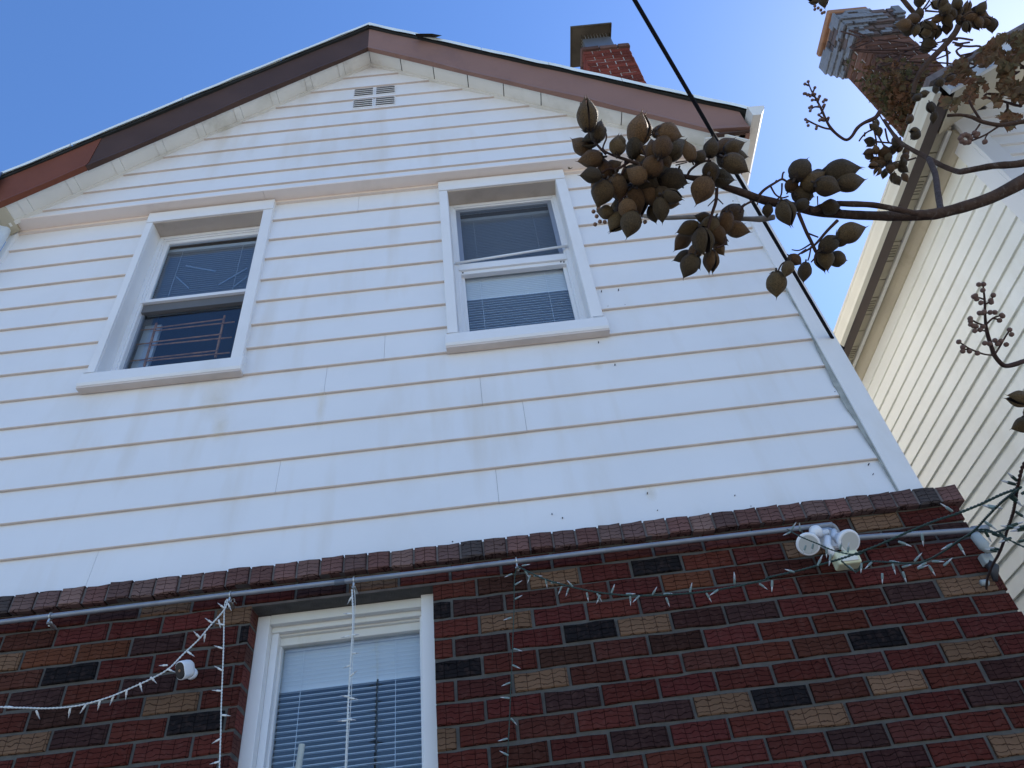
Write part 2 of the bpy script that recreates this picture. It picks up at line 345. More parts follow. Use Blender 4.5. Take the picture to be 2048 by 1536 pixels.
# --- lower-front siding panels, one object per board length
rows = [3.262, 3.463, 3.657, 3.852, 4.055, 4.256, 4.454, 4.656, 4.852, 5.058, 5.258, 5.465, 5.668, 5.885, 6.100]
def seam(px, py): return on_y(px, py, 0).x, on_y(px, py, 0).z
seams_px = [(718, 407), (770, 697), (652, 767), (963, 788), (1050, 838), (557, 960), (995, 975), (187, 1140), (432, 905), (1310, 745), (1410, 880), (250, 640), (1330, 560)]
seams = [seam(*p) for p in seams_px[:8]]
def panel(x0, x1, z0, z1, yb=-.020, yt=-.004, zfull=None, base=0.0, name='siding_panel'):
    """lapped board: kicked-out butt edge at the bottom (underside coloured beige for warm bounced light), thin at the top"""
    h = zfull or (z1-z0)
    ytop = yb+(yt-yb)*min(1, (z1-z0)/h)
    m = MB(); yb += base; ytop += base
    m.add([(x0, yb, z0+.004), (x1, yb, z0+.004), (x1, ytop, z1+.003), (x0, ytop, z1+.003)], [(0, 1, 2, 3)])
    m.add([(x0, base-.001, z1+.003), (x1, base-.001, z1+.003)], [])
    m.add([(x0, base+.004, z0), (x1, base+.004, z0), (x1, base+.004, z1+.003), (x0, base+.004, z1+.003)], [(3, 2, 1, 0)])
    m.add([(x0, yb, z0+.004), (x0, ytop, z1+.003), (x0, base+.004, z1+.003), (x0, base+.004, z0)], [(0, 1, 2, 3)])
    m.add([(x1, yb, z0+.004), (x1, ytop, z1+.003), (x1, base+.004, z1+.003), (x1, base+.004, z0)], [(3, 2, 1, 0)])
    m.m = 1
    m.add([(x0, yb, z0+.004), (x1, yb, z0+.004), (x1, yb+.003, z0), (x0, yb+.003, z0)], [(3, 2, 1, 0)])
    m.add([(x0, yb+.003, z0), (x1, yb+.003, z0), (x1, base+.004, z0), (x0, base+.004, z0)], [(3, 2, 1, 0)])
    return m
LC = (-2.155, -1.316, 4.46, 6.088); RC = (-.203, .657, 4.46, 6.088)     # casings' outer limits
for k in range(len(rows)-1):
    z0, z1 = rows[k], rows[k+1]
    cuts = [XL, XR-.075]
    for sx, sz in seams:
        if z0 < sz < z1 and sx < XR-.1: cuts.append(sx)
    spans = []
    cs = sorted(cuts)
    for a, c in zip(cs[:-1], cs[1:]): spans.append((a, c))
    for wbox in (LC, RC):
        new = []
        for a, c in spans:
            if wbox[3] <= z0+.004 or wbox[2] >= z1-.004 or wbox[1] <= a or wbox[0] >= c: new.append((a, c)); continue
            if a < wbox[0]: new.append((a, wbox[0]+.01))
            if c > wbox[1]: new.append((wbox[1]-.01, c))
            ra, rc = max(a, wbox[0]+.01), min(c, wbox[1]-.01)
            if wbox[3] < z1-.01:
                t = (wbox[3]-z0)/(z1-z0)
                panel(ra, rc, wbox[3]-.01, z1, yb=-.020+.016*t).build('siding_panel', [M_SIDING, M_SIDING], house, warp=True)
            if wbox[2] > z0+.01:
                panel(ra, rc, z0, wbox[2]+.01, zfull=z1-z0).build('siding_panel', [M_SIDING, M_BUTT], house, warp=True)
        spans = new
    for a, c in spans:
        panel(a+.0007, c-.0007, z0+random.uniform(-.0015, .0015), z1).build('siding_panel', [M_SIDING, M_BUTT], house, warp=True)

# --- gable siding, clipped under the rakes
grows = [6.105, 6.185, 6.355, 6.534, 6.721, 6.924, 7.123, 7.308, 7.512, 7.708, 7.900]
for k in range(len(grows)-1):
    z0, z1 = grows[k], grows[k+1]; z1c = min(z1, PKZ)
    def lim(z): return (PKZ+.02-z)/SL
    xa0, xb0 = max(XL+.01, PKX-lim(z0)), min(XR-.01, PKX+lim(z0)); xa1, xb1 = max(XL+.01, PKX-lim(z1c)), min(XR-.01, PKX+lim(z1c))
    m = MB(); yb, yt = YG-.018, YG-.004
    F = [(xa0, yb, z0+.004), (xb0, yb, z0+.004), (xb1, yt, z1c+.002), (xa1, yt, z1c+.002)]
    Bk = [(xa0, YG+.02, z0), (xb0, YG+.02, z0), (xb1, YG+.02, z1c+.002), (xa1, YG+.02, z1c+.002)]
    m.add(F+Bk, [(0, 1, 2, 3), (7, 6, 5, 4), (0, 3, 7, 4), (1, 5, 6, 2), (2, 6, 7, 3)])
    m.m = 1; m.add([F[0], F[1], Bk[1], Bk[0]], [(3, 2, 1, 0)])
    m.build('siding_panel', [M_SIDING, M_BUTT], house, warp=True)
# underside of the jut: a band coloured beige for bounced light, in three lengths
for a, c in ((XL+.0, on_y(532, 400, -.04).x-.001), (on_y(532, 400, -.04).x+.001, .95), (.952, XR)):
    b = MB(); b.box(a, c, YG-.022, .004, 6.099, 6.112); b.box(a, c, -.026, .0, 6.080, 6.099)
    b.build('trim_band', M_BAND, house, warp=True)
b = MB(); b.prism([(XL+.02, 6.112), (XR-.02, 6.112), (XR-.02, 6.0), (PKX, PKZ-.05), (XL+.02, 6.0)][0:2]+[(XR-.1, 6.15), (PKX, PKZ-.1), (XL+.1, 6.15)], 'y', YG+.03, YG+.08)
b.build('gable_sheathing', M_ROOM, house)
# corner boards
b = MB(); b.box(XR-.085, XR+.022, -.034, -.004, 3.262, 6.098); b.box(XR-.002, XR+.022, -.004, .08, 3.262, 6.098)
b.build('corner_board', M_TRIM, house, bevel=.003)
b = MB(); b.box(XL-.034, XL+.004, -.034, .0, 3.262, 6.095); b.box(XL-.034, XL-.01, .0, .08, 3.262, 6.095)
b.build('corner_board', M_TRIM, house, warp=True)
# dirt-filled gap where the right corner board has pulled away
b = MB()
zs = [3.27+i*.08 for i in range(20)]
for i in range(len(zs)-1):
    wd = .006+.022*max(0, 1-abs(zs[i]-3.85)/.45)*(.7+.6*random.random()); wd2 = .006+.022*max(0, 1-abs(zs[i+1]-3.85)/.45)
    x = XR-.086
    b.add([(x-wd, -.0235, zs[i]), (x, -.0235, zs[i]), (x, -.0235, zs[i+1]), (x-wd2, -.0235, zs[i+1]), (x-wd, -.018, zs[i]), (x, -.018, zs[i]), (x, -.018, zs[i+1]), (x-wd2, -.018, zs[i+1])],
          [(0, 1, 2, 3), (7, 6, 5, 4), (0, 3, 7, 4), (1, 5, 6, 2), (0, 4, 5, 1), (3, 2, 6, 7)])
b.build('cracked_caulk', mat('old_caulk', (.34, .36, .34), .9, var=.35, vscale=15), house)
# rust-yellow stains that have run down from the sills and nail heads
M_STAIN = mat('stain', (.74, .56, .26), .6); _n = M_STAIN.node_tree; _b = _n.nodes['Principled BSDF']
_tc = _n.nodes.new('ShaderNodeTexCoord'); _g = _n.nodes.new('ShaderNodeTexNoise'); _g.inputs['Scale'].default_value = 9; _n.links.new(_tc.outputs['Object'], _g.inputs['Vector'])
_gr = _n.nodes.new('ShaderNodeTexGradient'); _gr.gradient_type = 'SPHERICAL'; _mp = _n.nodes.new('ShaderNodeMapping'); _mp.inputs['Location'].default_value = (-1, -1, 0); _mp.inputs['Scale'].default_value = (2, 2, 0)
_n.links.new(_tc.outputs['UV'], _mp.inputs[0]); _n.links.new(_mp.outputs[0], _gr.inputs[0])
_m = _n.nodes.new('ShaderNodeMath'); _m.operation = 'MULTIPLY'; _n.links.new(_gr.outputs['Fac'], _m.inputs[0]); _n.links.new(_g.outputs[0], _m.inputs[1])
_m2 = _n.nodes.new('ShaderNodeMath'); _m2.operation = 'MULTIPLY'; _m2.inputs[1].default_value = .42; _n.links.new(_m.outputs[0], _m2.inputs[0]); _n.links.new(_m2.outputs[0], _b.inputs['Alpha'])
for (px, py, w_, h_) in ((432, 800, .09, .16), (440, 850, .05, .12), (642, 815, .03, .16), (1302, 985, .03, .05), (1197, 730, .03, .04)):
    p = on_y(px, py, -.0235); me = bpy.data.meshes.new('stain')
    me.from_pydata([(p.x-w_, -.0235, p.z-h_), (p.x+w_, -.0235, p.z-h_), (p.x+w_, -.0225, p.z+h_), (p.x-w_, -.0225, p.z+h_)], [], [(0, 1, 2, 3)])
    uv = me.uv_layers.new(name='UVMap')
    for l_, c_ in zip(uv.data, ((0, 0), (1, 0), (1, 1), (0, 1))): l_.uv = c_
    me.materials.append(M_STAIN); link('stain', me, house)
# nail holes and specks in the siding
b = MB()
for (x, y) in [(1203, 581), (1237, 578), (1216, 612), (1250, 609), (1104, 1012+15), (905, 1083), (1125, 1035), (1315, 1020), (1470, 990), (1502, 1012), (1448+1020/3.413, 947), (1448+990/3.413, 927), (1670, 783), (1197, 683), (1466, 401), (1490, 447), (1230, 728), (490, 410), (1295, 985)]:
    p = on_y(x, y, -.020); s = random.uniform(.0025, .0042)
    b.tube([p+Vector((0, -.0006, 0)), p+Vector((0, .012, 0))], s*.75, 6)
tag(b.build('nail_hole', M_HOLE, house), kind='stuff')
# tuft of dead weed caught on the band
b = MB(); p0 = on_y(1140, 338, YG-.02)
for k in range(14):
    d = Vector((random.uniform(-1, 1), -random.uniform(.2, .8), random.uniform(-1, .6))).normalized()*random.uniform(.012, .028)
    b.tube([p0, p0+d*.6+Vector((0, 0, .003)), p0+d], [.002, .0016, .0006], 4)
b.build('weed_tuft', M_LEAFB, house)

# --- soffit, J-channel, fascia, roof
OV = -.25
def rake_z(x, z0): return z0-SL*abs(x-PKX)
XFL, XFR = -3.065, 1.90
def slab_between(xa, xb, ya, yb, za, t, name, m, parent, warp=True, bevel=0):
    """sloped slab following the rake; za = its underside height at the peak"""
    q = MB(); zA, zB = rake_z(xa, za), rake_z(xb, za)
    q.add([(xa, ya, zA), (xb, ya, zB), (xb, yb, zB), (xa, yb, zA), (xa, ya, zA+t), (xb, ya, zB+t), (xb, yb, zB+t), (xa, yb, zA+t)],
          [(0, 3, 2, 1), (4, 5, 6, 7), (0, 1, 5, 4), (1, 2, 6, 5), (2, 3, 7, 6), (3, 0, 4, 7)])
    return q.build(name, m, parent, warp=warp, bevel=bevel)
# soffit pieces: visible dark joints on the right, pairs of ribs on the left
xs = [PKX]; 
step = .262
while xs[-1]+step < XFR-.12: xs.append(xs[-1]+step)
xs.append(XFR-.03)
for a, c in zip(xs[:-1], xs[1:]):
    slab_between(a+.0032, c-.0032, OV+.012, YG-.004, PKZ-.012, .012, 'soffit_panel', M_SOFFIT, house)
xs = [PKX]; i = 0
while xs[-1]-.05 > XFL+.1:
    xs.append(xs[-1]-(.205 if i % 2 == 0 else .045)); i += 1
xs.append(XFL+.03)
i = 0
for a, c in zip(xs[1:], xs[:-1]):
    slab_between(a+.001, c-.001, OV+.012, YG-.004, PKZ-.012-(.004 if i % 2 else 0), .012, 'soffit_panel', M_SOFFIT, house); i += 1
q = MB()
for xa, xb in ((XL, PKX), (PKX, XR)):
    zA, zB = rake_z(xa, PKZ-.025), rake_z(xb, PKZ-.025)
    q.add([(xa, YG-.03, zA), (xb, YG-.03, zB), (xb, YG-.003, zB), (xa, YG-.003, zA), (xa, YG-.03, zA+.018), (xb, YG-.03, zB+.018), (xb, YG-.003, zB+.018), (xa, YG-.003, zA+.018)],
          [(0, 3, 2, 1), (4, 5, 6, 7), (0, 1, 5, 4), (1, 2, 6, 5), (2, 3, 7, 6), (3, 0, 4, 7)])
q.build('soffit_channel', M_SOFFIT, house, warp=True)
# fascia boards: brown metal with a folded lip; bottom at FZ, ~.38 high measured plumb
FZ = 7.885
def fascia(xa, xb, m, low=None, slant=0, name='fascia_board', y=OV, h0=.392, h1=.390):
    n = 10; q = MB(); prof = []
    for i in range(n+1):
        x = xa+(xb-xa)*i/n; zb = rake_z(x, FZ); t = abs(x-PKX)/3.0; zt = zb+h0+(h1-h0)*t
        if low is not None: zb = max(zb, low)
        wv = .004*math.sin(x*5.1)+.003*math.sin(x*13)
        prof.append((x, zb, zb+.055, zt, wv))
    for (x0, a0, b0, c0, w0), (x1, a1, b1, c1, w1) in zip(prof[:-1], prof[1:]):
        xt = x0-slant if x0 == xa else x0; c0 = c0-slant*SL if x0 == xa else c0
        o = [(x0, y-.014+w0, a0), (x1, y-.014+w1, a1), (x1, y-.002+w1, b1), (x0, y-.002+w0, b0), (xt, y+w0*.5-.006, c0), (x1, y+w1*.5-.006, c1),
             (x0, y+.02, a0), (x1, y+.02, a1), (x1, y+.02, c1), (xt, y+.02, c0)]
        q.add(o, [(0, 1, 2, 3), (3, 2, 5, 4), (6, 7, 1, 0), (4, 5, 8, 9), (9, 8, 7, 6)])
    for e, (x0, a0, b0, c0, w0) in ((0, prof[0]), (1, prof[-1])):
        o = [(x0, y-.014+w0, a0), (x0, y-.002+w0, b0), (x0, y-.006+w0*.5, c0), (x0, y+.02, c0), (x0, y+.02, a0)]
        q.add(o, [(0, 1, 2, 3, 4)])
    return q.build(name, m, house, warp=True)
tag(fascia(PKX, XFR, M_FASCIA_M, low=6.015), 'mauve brown fascia board of the right rake')
tag(fascia(-2.57, PKX, M_FASCIA_D), 'dark brown fascia board of the left rake')
tag(fascia(XFL, -2.572, M_FASCIA_R, y=OV-.004, slant=.13), 'reddish brown replacement fascia at the lower left end')
# boxed return at the right end of the rake + side fascia and soffit running back
b = MB(); b.box(1.66, XFR-.002, OV+.004, OV+.03, 5.996, 6.014); b.build('fascia_lip', M_FASCIA_D, house)
b = MB(); b.box(XR+.03, XFR-.03, OV+.03, 8.8, 6.0, 6.012); b.prism([(1.60, 6.0), (XFR-.03, 6.0), (XFR-.03, 6.012), (1.60, 6.012)], 'y', OV+.03, YG-.004); b.build('soffit_panel', M_SOFFIT, house)
b = MB(); b.box(XFR-.028, XFR, OV+.02, 9, 5.992, 6.17); b.build('side_fascia', M_FASCIA_M, house)
b = MB(); b.box(XR-.02, XR+.03, YG, 9, 5.98, 6.16); b.build('frieze_board', M_TRIM, house)
# roof deck with shingles, its front edge slightly ragged
RZ0 = FZ+.392
for s in (-1, 1):
    q = MB(); n = 34; xe = 2.02 if s > 0 else -3.20
    top = []
    for i in range(n+1):
        x = PKX+(xe-PKX)*i/n; z = RZ0-SL*abs(x-PKX)
        yy = OV-.022+.006*noise.noise(Vector((x*2.2, s*3, 0)))
        top.append((x, yy, z+.006*noise.noise(Vector((x*3, 7, s)))))
    for (x0, y0, z0), (x1, y1, z1) in zip(top[:-1], top[1:]):
        q.add([(x0, y0, z0), (x1, y1, z1), (x1, 9.2, z1), (x0, 9.2, z0), (x0, y0, z0+.045), (x1, y1, z1+.045), (x1, 9.2, z1+.045), (x0, 9.2, z0+.045)],
              [(4, 5, 6, 7), (3, 0, 4, 7) if s > 0 else (1, 2, 6, 5), (2, 3, 7, 6)])
        q.m = 1; q.add([(x0, y0, z0), (x1, y1, z1), (x1, y1, z1+.045), (x0, y0, z0+.045), (x1, 9.2, z1), (x0, 9.2, z0)], [(0, 1, 2, 3), (1, 0, 5, 4)]); q.m = 0
    x0, y0, z0 = top[-1]
    q.add([(x0, y0, z0), (x0, 9.2, z0), (x0, 9.2, z0+.045), (x0, y0, z0+.045)], [(0, 1, 2, 3)])
    roof = q.build('roof', [M_SHINGLE, M_TAR], house, warp=True)
    # metal drip strips over the raw edge, coloured pale as if sunlit
    cuts = [0, .17, .34, .52, .7, .86, 1.0] if s > 0 else [0, .28, .55, .82, 1.0]
    for a, c in zip(cuts[:-1], cuts[1:]):
        q = MB(); dz = random.uniform(-.004, .006)
        xa, xb = PKX+(xe-PKX)*a, PKX+(xe-PKX)*c-.004*s
        for i in range(6):
            u0, u1 = xa+(xb-xa)*i/6, xa+(xb-xa)*(i+1)/6
            def zr(x): return RZ0-SL*abs(x-PKX)+.052+dz+.004*math.sin(x*17+s)
            q.add([(u0, OV-.040, zr(u0)), (u1, OV-.040, zr(u1)), (u1, .02, zr(u1)+.004), (u0, .02, zr(u0)+.004),
                   (u0, OV-.038, zr(u0)-(.046 if s > 0 else .032)-.004*math.sin(u0*23)), (u1, OV-.038, zr(u1)-(.046 if s > 0 else .032)-.004*math.sin(u1*23))],
                  [(0, 1, 2, 3), (0, 4, 5, 1)])
        q.build('drip_edge', M_DRIP, house, warp=True)
# lifted scrap of felt on the right rake
q = MB(); x0 = on_y(860, 75, OV-.06).x
zt = RZ0-SL*abs(x0-PKX)-.045
q.add([(x0-.12, OV-.07, zt+.10), (x0+.02, OV-.085, zt+.03), (x0+.07, OV-.09, zt-.02), (x0+.10, OV-.06, zt+.035), (x0+.03, OV-.03, zt+.07), (x0-.1, OV-.02, zt+.115)], [(0, 1, 4, 5), (1, 2, 3, 4)])
q.build('torn_felt', M_TAR, house, fix=False)

# gutter on the right eave (K profile) running back from the front
def kgutter(name, x_in, x_out, ztop, zbot, y0, y1, m, parent):
    q = MB(); s = 1 if x_out > x_in else -1; wd = abs(x_out-x_in)
    prof = [(x_in, ztop), (x_in, zbot), (x_in+s*wd*.52, zbot), (x_in+s*wd*.62, zbot+.02), (x_in+s*wd*.86, zbot+(ztop-zbot)*.55), (x_out-s*.004, ztop-.022), (x_out, ztop-.02), (x_out, ztop), (x_out-s*.012, ztop),
            (x_out-s*.012, ztop-.02), (x_out-s*wd*.2, zbot+(ztop-zbot)*.55), (x_in+s*wd*.5, zbot+.008), (x_in+s*.008, zbot+.008), (x_in+s*.008, ztop)]
    q.prism(prof, 'y', y0, y1)
    q.prism([(x_in, ztop-.004), (x_in, zbot), (x_in+s*wd*.52, zbot), (x_in+s*wd*.62, zbot+.02), (x_in+s*wd*.86, zbot+(ztop-zbot)*.55), (x_out-s*.006, ztop-.022), (x_out-s*.006, ztop-.004)], 'y', y0-.003, y0-.0005)
    return q.build(name, m, parent)
kgutter('gutter', XFR+.022, XFR+.135, 6.175, 6.055, OV-.07, 9, M_GUTTER, house)
# left eave: end of its gutter, elbow and downspout by the corner
kg = kgutter('gutter', XL-.06, XL-.19, 6.19, 6.06, OV-.05, 9, M_GUTTER, house)
b = MB(); b.tube(smooth_path([(XL-.13, -.22, 6.02), (XL-.11, -.17, 5.99), (XL-.065, -.10, 5.95), (XL-.046, -.08, 5.86), (XL-.046, -.08, 3.0), (XL-.046, -.08, .2)], 6), .040, 14)
b.build('downspout', mat('pale_blue_grey_downspout', (.62, .68, .72), .35, var=.05, vscale=5), house, smooth=True)
b = MB(); b.prism([(XL-.17, 5.985), (XL-.03, 5.985), (XL+.03, 6.03), (XL+.02, 6.075), (XL-.17, 6.075)], 'y', -.24, -.04); b.build('eave_return', M_NSOFFIT, house, bevel=.006)
b = MB(); b.box(XL-.21, XL-.055, OV-.058, OV-.052, 6.05, 6.34); b.build('gutter_end_cap', mat('slate_blue_metal', (.12, .17, .26), .35, metal=.3), house)

# --- gable vent: four louvred groups
vent = link('gable_vent', None, house, (-.66, YG-.02, 7.3)); 
zv = [(7.347, 7.472), (7.156, 7.285)]; xv = [(-.819, -.672), (-.645, -.498)]
for (za, zb_) in zv:
    for (xa, xb) in xv:
        m = MB(); m.box(xa-.006, xb+.006, YG-.020, YG-.004, za-.006, zb_+.006)
        m.build('vent_plate', M_TRIM, vent)
        for i in range(4):
            zc = za+(zb_-za)*(i+.5)/4
            m = MB(); m.box(xa, xb, YG-.0215, YG-.015, zc-.0045, zc+.0045); m.build('vent_slot', M_HOLE, vent)
            m = MB(); m.prism([(YG-.0215, zc+.004), (YG-.031, zc-.004), (YG-.031, zc-.002), (YG-.0215, zc+.009)], 'x', xa, xb); m.build('louvre', M_TRIM, vent)

# --- windows upstairs
def sash_window(o, c, glass_y, meet, lower_dark, label):
    """o = opening (x0,x1,z0,z1); c = casing outer box"""
    x0, x1, z0, z1 = o; X0, X1, Z0, Z1 = c
    win = tag(link('window', None, house, ((x0+x1)/2, 0, z0)), label)
    yo = -.045
    m = MB(); m.box(X0, x0, yo, .0, z0+.002, z1+.004); m.build('casing', M_TRIM, win, warp=True, bevel=.003)
    m = MB(); m.box(x1, X1, yo, .0, z0+.002, z1+.004); m.build('casing', M_TRIM, win, warp=True, bevel=.003)
    m = MB(); m.box(X0-.001, X1+.001, yo-.004, .0, z1+.006, Z1); m.build('casing', M_TRIM, win, warp=True, bevel=.003)
    # sloped metal-clad sill
    m = MB(); m.prism([(-.06, Z0), (-.066, Z0+.018), (-.056, Z0+.098), (-.03, Z0+.112), (glass_y, Z0+.135), (glass_y, Z0+.10), (0.0, Z0)], 'x', X0-.012, X1+.012)
    m.build('sill', M_TRIM, win, warp=True, bevel=.003)
    m = MB(); m.box(X0-.01, X1+.01, -.058, -.01, Z0-.012, Z0-.001); m.build('sill_lip', M_BUTT, win, warp=True)
    # reveals
    for ja in (x0-.012, x1-.002):
        m = MB(); m.box(ja, ja+.014, -.03, glass_y+.05, z0, z1); m.build('jamb', M_TRIM, win, warp=True)
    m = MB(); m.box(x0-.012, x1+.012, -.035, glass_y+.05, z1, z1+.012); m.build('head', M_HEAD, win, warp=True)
    fw = .030; gx0, gx1, gz0, gz1 = x0+.028, x1-.03, z0+.115, z1-.0
    # fixed outer frame in two steps
    def ring(mb, a0, a1, b0, b1, t, y0, y1):
        mb.box(a0, a0+t, y0, y1, b0, b1); mb.box(a1-t, a1, y0, y1, b0, b1); mb.box(a0+t, a1-t, y0, y1, b0, b0+t); mb.box(a0+t, a1-t, y0, y1, b1-t, b1)
    m = MB(); ring(m, x0+.002, x1-.002, z0+.10, z1-.002, .026, glass_y-.012, glass_y+.05); m.build('frame', M_FRAME, win, warp=True, bevel=.002)
    m = MB(); ring(m, x0+.028, x1-.028, z0+.126, z1-.028, .012, glass_y-.002, glass_y+.05); m.build('frame', M_FRAME, win, warp=True)
    a0, a1 = x0+.04, x1-.04; top = z1-.04; bot = z0+.138
    m = MB(); ring(m, a0, a1, meet, top, .028, glass_y+.006, glass_y+.028); m.build('sash', M_SCREENFR if not lower_dark else M_FRAME, win, warp=True)
    m = MB(); ring(m, a0, a1, bot, meet, .020 if not lower_dark else .012, glass_y+.03, glass_y+.05); m.build('sash', M_FRAME if not lower_dark else M_SCREENFR, win, warp=True)
    m = MB(); m.box(a0+.02, a1-.02, glass_y+.016, glass_y+.019, meet+.02, top-.02); m.build('pane', M_GLASS, win, warp=True)
    m = MB(); m.box(a0+.01, a1-.01, glass_y+.040, glass_y+.043, bot+.01, meet-.02); m.build('pane', M_GLASS, win, warp=True)
    return win, (a0, a1, bot, top)
winL, gl = sash_window(LW, LC, .085, 5.30, True, 'left upstairs window with its lower sash showing rusty guard bars')
winR, gr = sash_window(RW, RC, .085, 5.315, False, 'right upstairs window with blinds behind both sashes')
# meeting rails
m = MB(); m.box(gl[0]-.012, gl[1]+.012, .078, .10, 5.285, 5.303); m.build('meeting_rail', M_FRAME, winL, warp=True)
m = MB(); m.box(gl[0], gl[1], .098, .13, 5.215, 5.286); m.build('meeting_rail', mat('grimy_rail', (.13, .13, .13), .5), winL, warp=True)
m = MB(); m.box(gr[0]-.012, gr[1]+.012, .074, .10, 5.262, 5.318); m.box(gr[0]-.012, gr[1]+.012, .088, .125, 5.232, 5.262); m.build('meeting_rail', M_FRAME, winR, bevel=.003)
m = MB(); m.add([(gr[0]+.02, .0935, 5.33), (gr[1]-.02, .0935, 5.33), (gr[1]-.02, .0935, 5.92), (gr[0]+.02, .0935, 5.92)], [(0, 1, 2, 3)])
_sm = bpy.data.materials.new('insect_screen'); _sm.use_nodes = True; _n = _sm.node_tree; _t = _n.nodes.new('ShaderNodeBsdfTransparent'); _mx = _n.nodes.new('ShaderNodeMixShader'); _mx.inputs[0].default_value = .42
_n.nodes['Principled BSDF'].inputs['Base Color'].default_value = (.08, .095, .12, 1); _n.nodes['Principled BSDF'].inputs['Roughness'].default_value = .7
_n.links.new(_t.outputs[0], _mx.inputs[1]); _n.links.new(_n.nodes['Principled BSDF'].outputs[0], _mx.inputs[2]); _n.links.new(_mx.outputs[0], _n.nodes['Material Output'].inputs[0])
m.build('insect_screen', _sm, winR, fix=False)
m = MB(); m.tube([(gr[0]-.03, .066, 5.322), (gr[1]+.03, .06, 5.372)], .0085, 8); m.build('bar', M_FRAME, winR, smooth=True)
m = MB()
for x, z in ((gr[0]+.012, 5.247), (gr[1]-.012, 5.247), (gr[1]-.03, 5.252)): m.tube([(x, .084, z), (x, .092, z)], .005, 6)
m.build('screw_hole', M_HOLE, winR)
# bent metal corners of the casings
for wn, x, z in ((winR, -.178, 4.567), (winR, .625, 4.572), (winL, -2.13, 4.567), (winL, -1.325, 4.50)):
    m = MB(); m.add([(x-.03, -.048, z), (x+.03, -.048, z+.002), (x+.035, -.058, z-.006), (x-.028, -.062, z-.010)], [(0, 1, 2, 3)])
    m.build('bent_flashing', M_TRIM, wn, warp=True, fix=False)

# --- ground-floor window set back in the brick
x0, x1, z1 = -1.041, -.320, 3.055
win3 = tag(link('window', None, house, (-.68, 0, .9)), 'ground floor window set into the brick with white blinds')
def fbox(name, m_, a, bev=.003, par=win3):
    q = MB(); q.box(*a); return q.build(name, m_, par, bevel=bev)
fbox('casing', M_TRIM, (-1.041, -.990, -.012, .05, .9, 3.053))
fbox('casing', M_TRIM, (-.377, -.322, -.030, .05, .9, 3.056))
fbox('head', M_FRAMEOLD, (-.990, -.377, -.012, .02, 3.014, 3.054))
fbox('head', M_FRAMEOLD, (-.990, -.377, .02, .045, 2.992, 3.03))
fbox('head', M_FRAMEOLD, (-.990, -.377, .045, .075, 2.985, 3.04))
fbox('frame', M_FRAME, (-.990, -.962, .03, .10, .9, 2.995))
fbox('frame', M_FRAME, (-.392, -.377, .03, .10, .9, 2.995))
fbox('sash', M_FRAMEOLD, (-.990, -.377, .062, .10, 2.952, 2.990))
fbox('sash', M_FRAME, (-.985, -.955, .066, .10, .9, 2.952))
fbox('sash', M_FRAME, (-.398, -.377, .066, .10, .9, 2.952))
fbox('pane', M_GLASS, (-.975, -.385, .084, .087, .9, 2.965), 0)

# blinds (hang inside, things of their own)
def blind(x0, x1, ztop, zbot, y, pitch, depth, tilt, m_, label, stack=None, closed_from=None, closed_tilt=1.2, th=.0012, closed_to=99):
    t = thing('window_blind', ((x0+x1)/2, y, zbot), label, 'blind', 'slatted blinds inside the windows')
    q = MB(); q.box(x0, x1, y-.015, y+.02, ztop, ztop+.03); q.build('headrail', m_, t)
    meshes = {}
    z = ztop-.01; k = 0
    while z > zbot:
        tl = closed_tilt if (closed_from and closed_from < z < closed_to) else tilt
        key = round(tl, 2)
        if key not in meshes:
            q = MB(); n = 4; hw = depth/2; pts = []
            for i in range(n+1):
                u = -hw+depth*i/n; c = .0016*(1-(2*i/n-1)**2)
                pts.append((u*math.cos(tl)-c*math.sin(tl), u*math.sin(tl)+c*math.cos(tl)))
            for i in range(n):
                (ya, za), (yb, zb_) = pts[i], pts[i+1]
                q.add([(x0, ya, za), (x1, ya, za), (x1, yb, zb_), (x0, yb, zb_), (x0, ya, za+th), (x1, ya, za+th), (x1, yb, zb_+th), (x0, yb, zb_+th)],
                      [(0, 3, 2, 1), (4, 5, 6, 7), (0, 1, 5, 4), (2, 3, 7, 6)])
            o = q.build('slat', m_, t); meshes[key] = o.data
            o.matrix_basis = Matrix.Translation((0, y, z))
        else:
            o = link('slat', meshes[key], t, (0, y, z+random.uniform(-.0006, .0006)))
        z -= pitch*(0.78 if (closed_from and z > closed_from) else 1); k += 1
    q = MB()
    for f in (.16, .8):
        xx = x0+(x1-x0)*f; q.tube([(xx, y-.012, ztop), (xx, y-.012, zbot)], .0012, 5)
    q.build('ladder_cord', m_, t)
    return t
blind(-.972, -.385, 2.945, .95, .125, .0215, .024, .10, M_BLIND, 'white slatted blind inside the ground floor window', closed_from=2.785, closed_tilt=-1.15, th=.0022)
q = MB(); q.tube([(-.573, .112, 2.79), (-.573, .112, 2.52)], .004, 6)  # thin dark upright line in front of the blind
tag(q.build('dark_rod', M_TAPE), 'thin dark rod hanging in front of the ground floor blind', 'rod')
q = MB(); pa = on_y(597, 1536, .106); pb = on_y(604, 1489, .106); q.tube([pa-(pb-pa)*4, pb], .012, 10)
tag(q.build('wooden_stick', M_WOOD), 'pale wooden stick leaning behind the ground floor blind', 'stick')
blind(gl[0]+.01, gl[1]-.01, 5.86, 5.22, .150, .0215, .021, .34, M_SHADE, 'half raised grey blind behind the upper sash of the left window', closed_tilt=-1.2, th=.002)
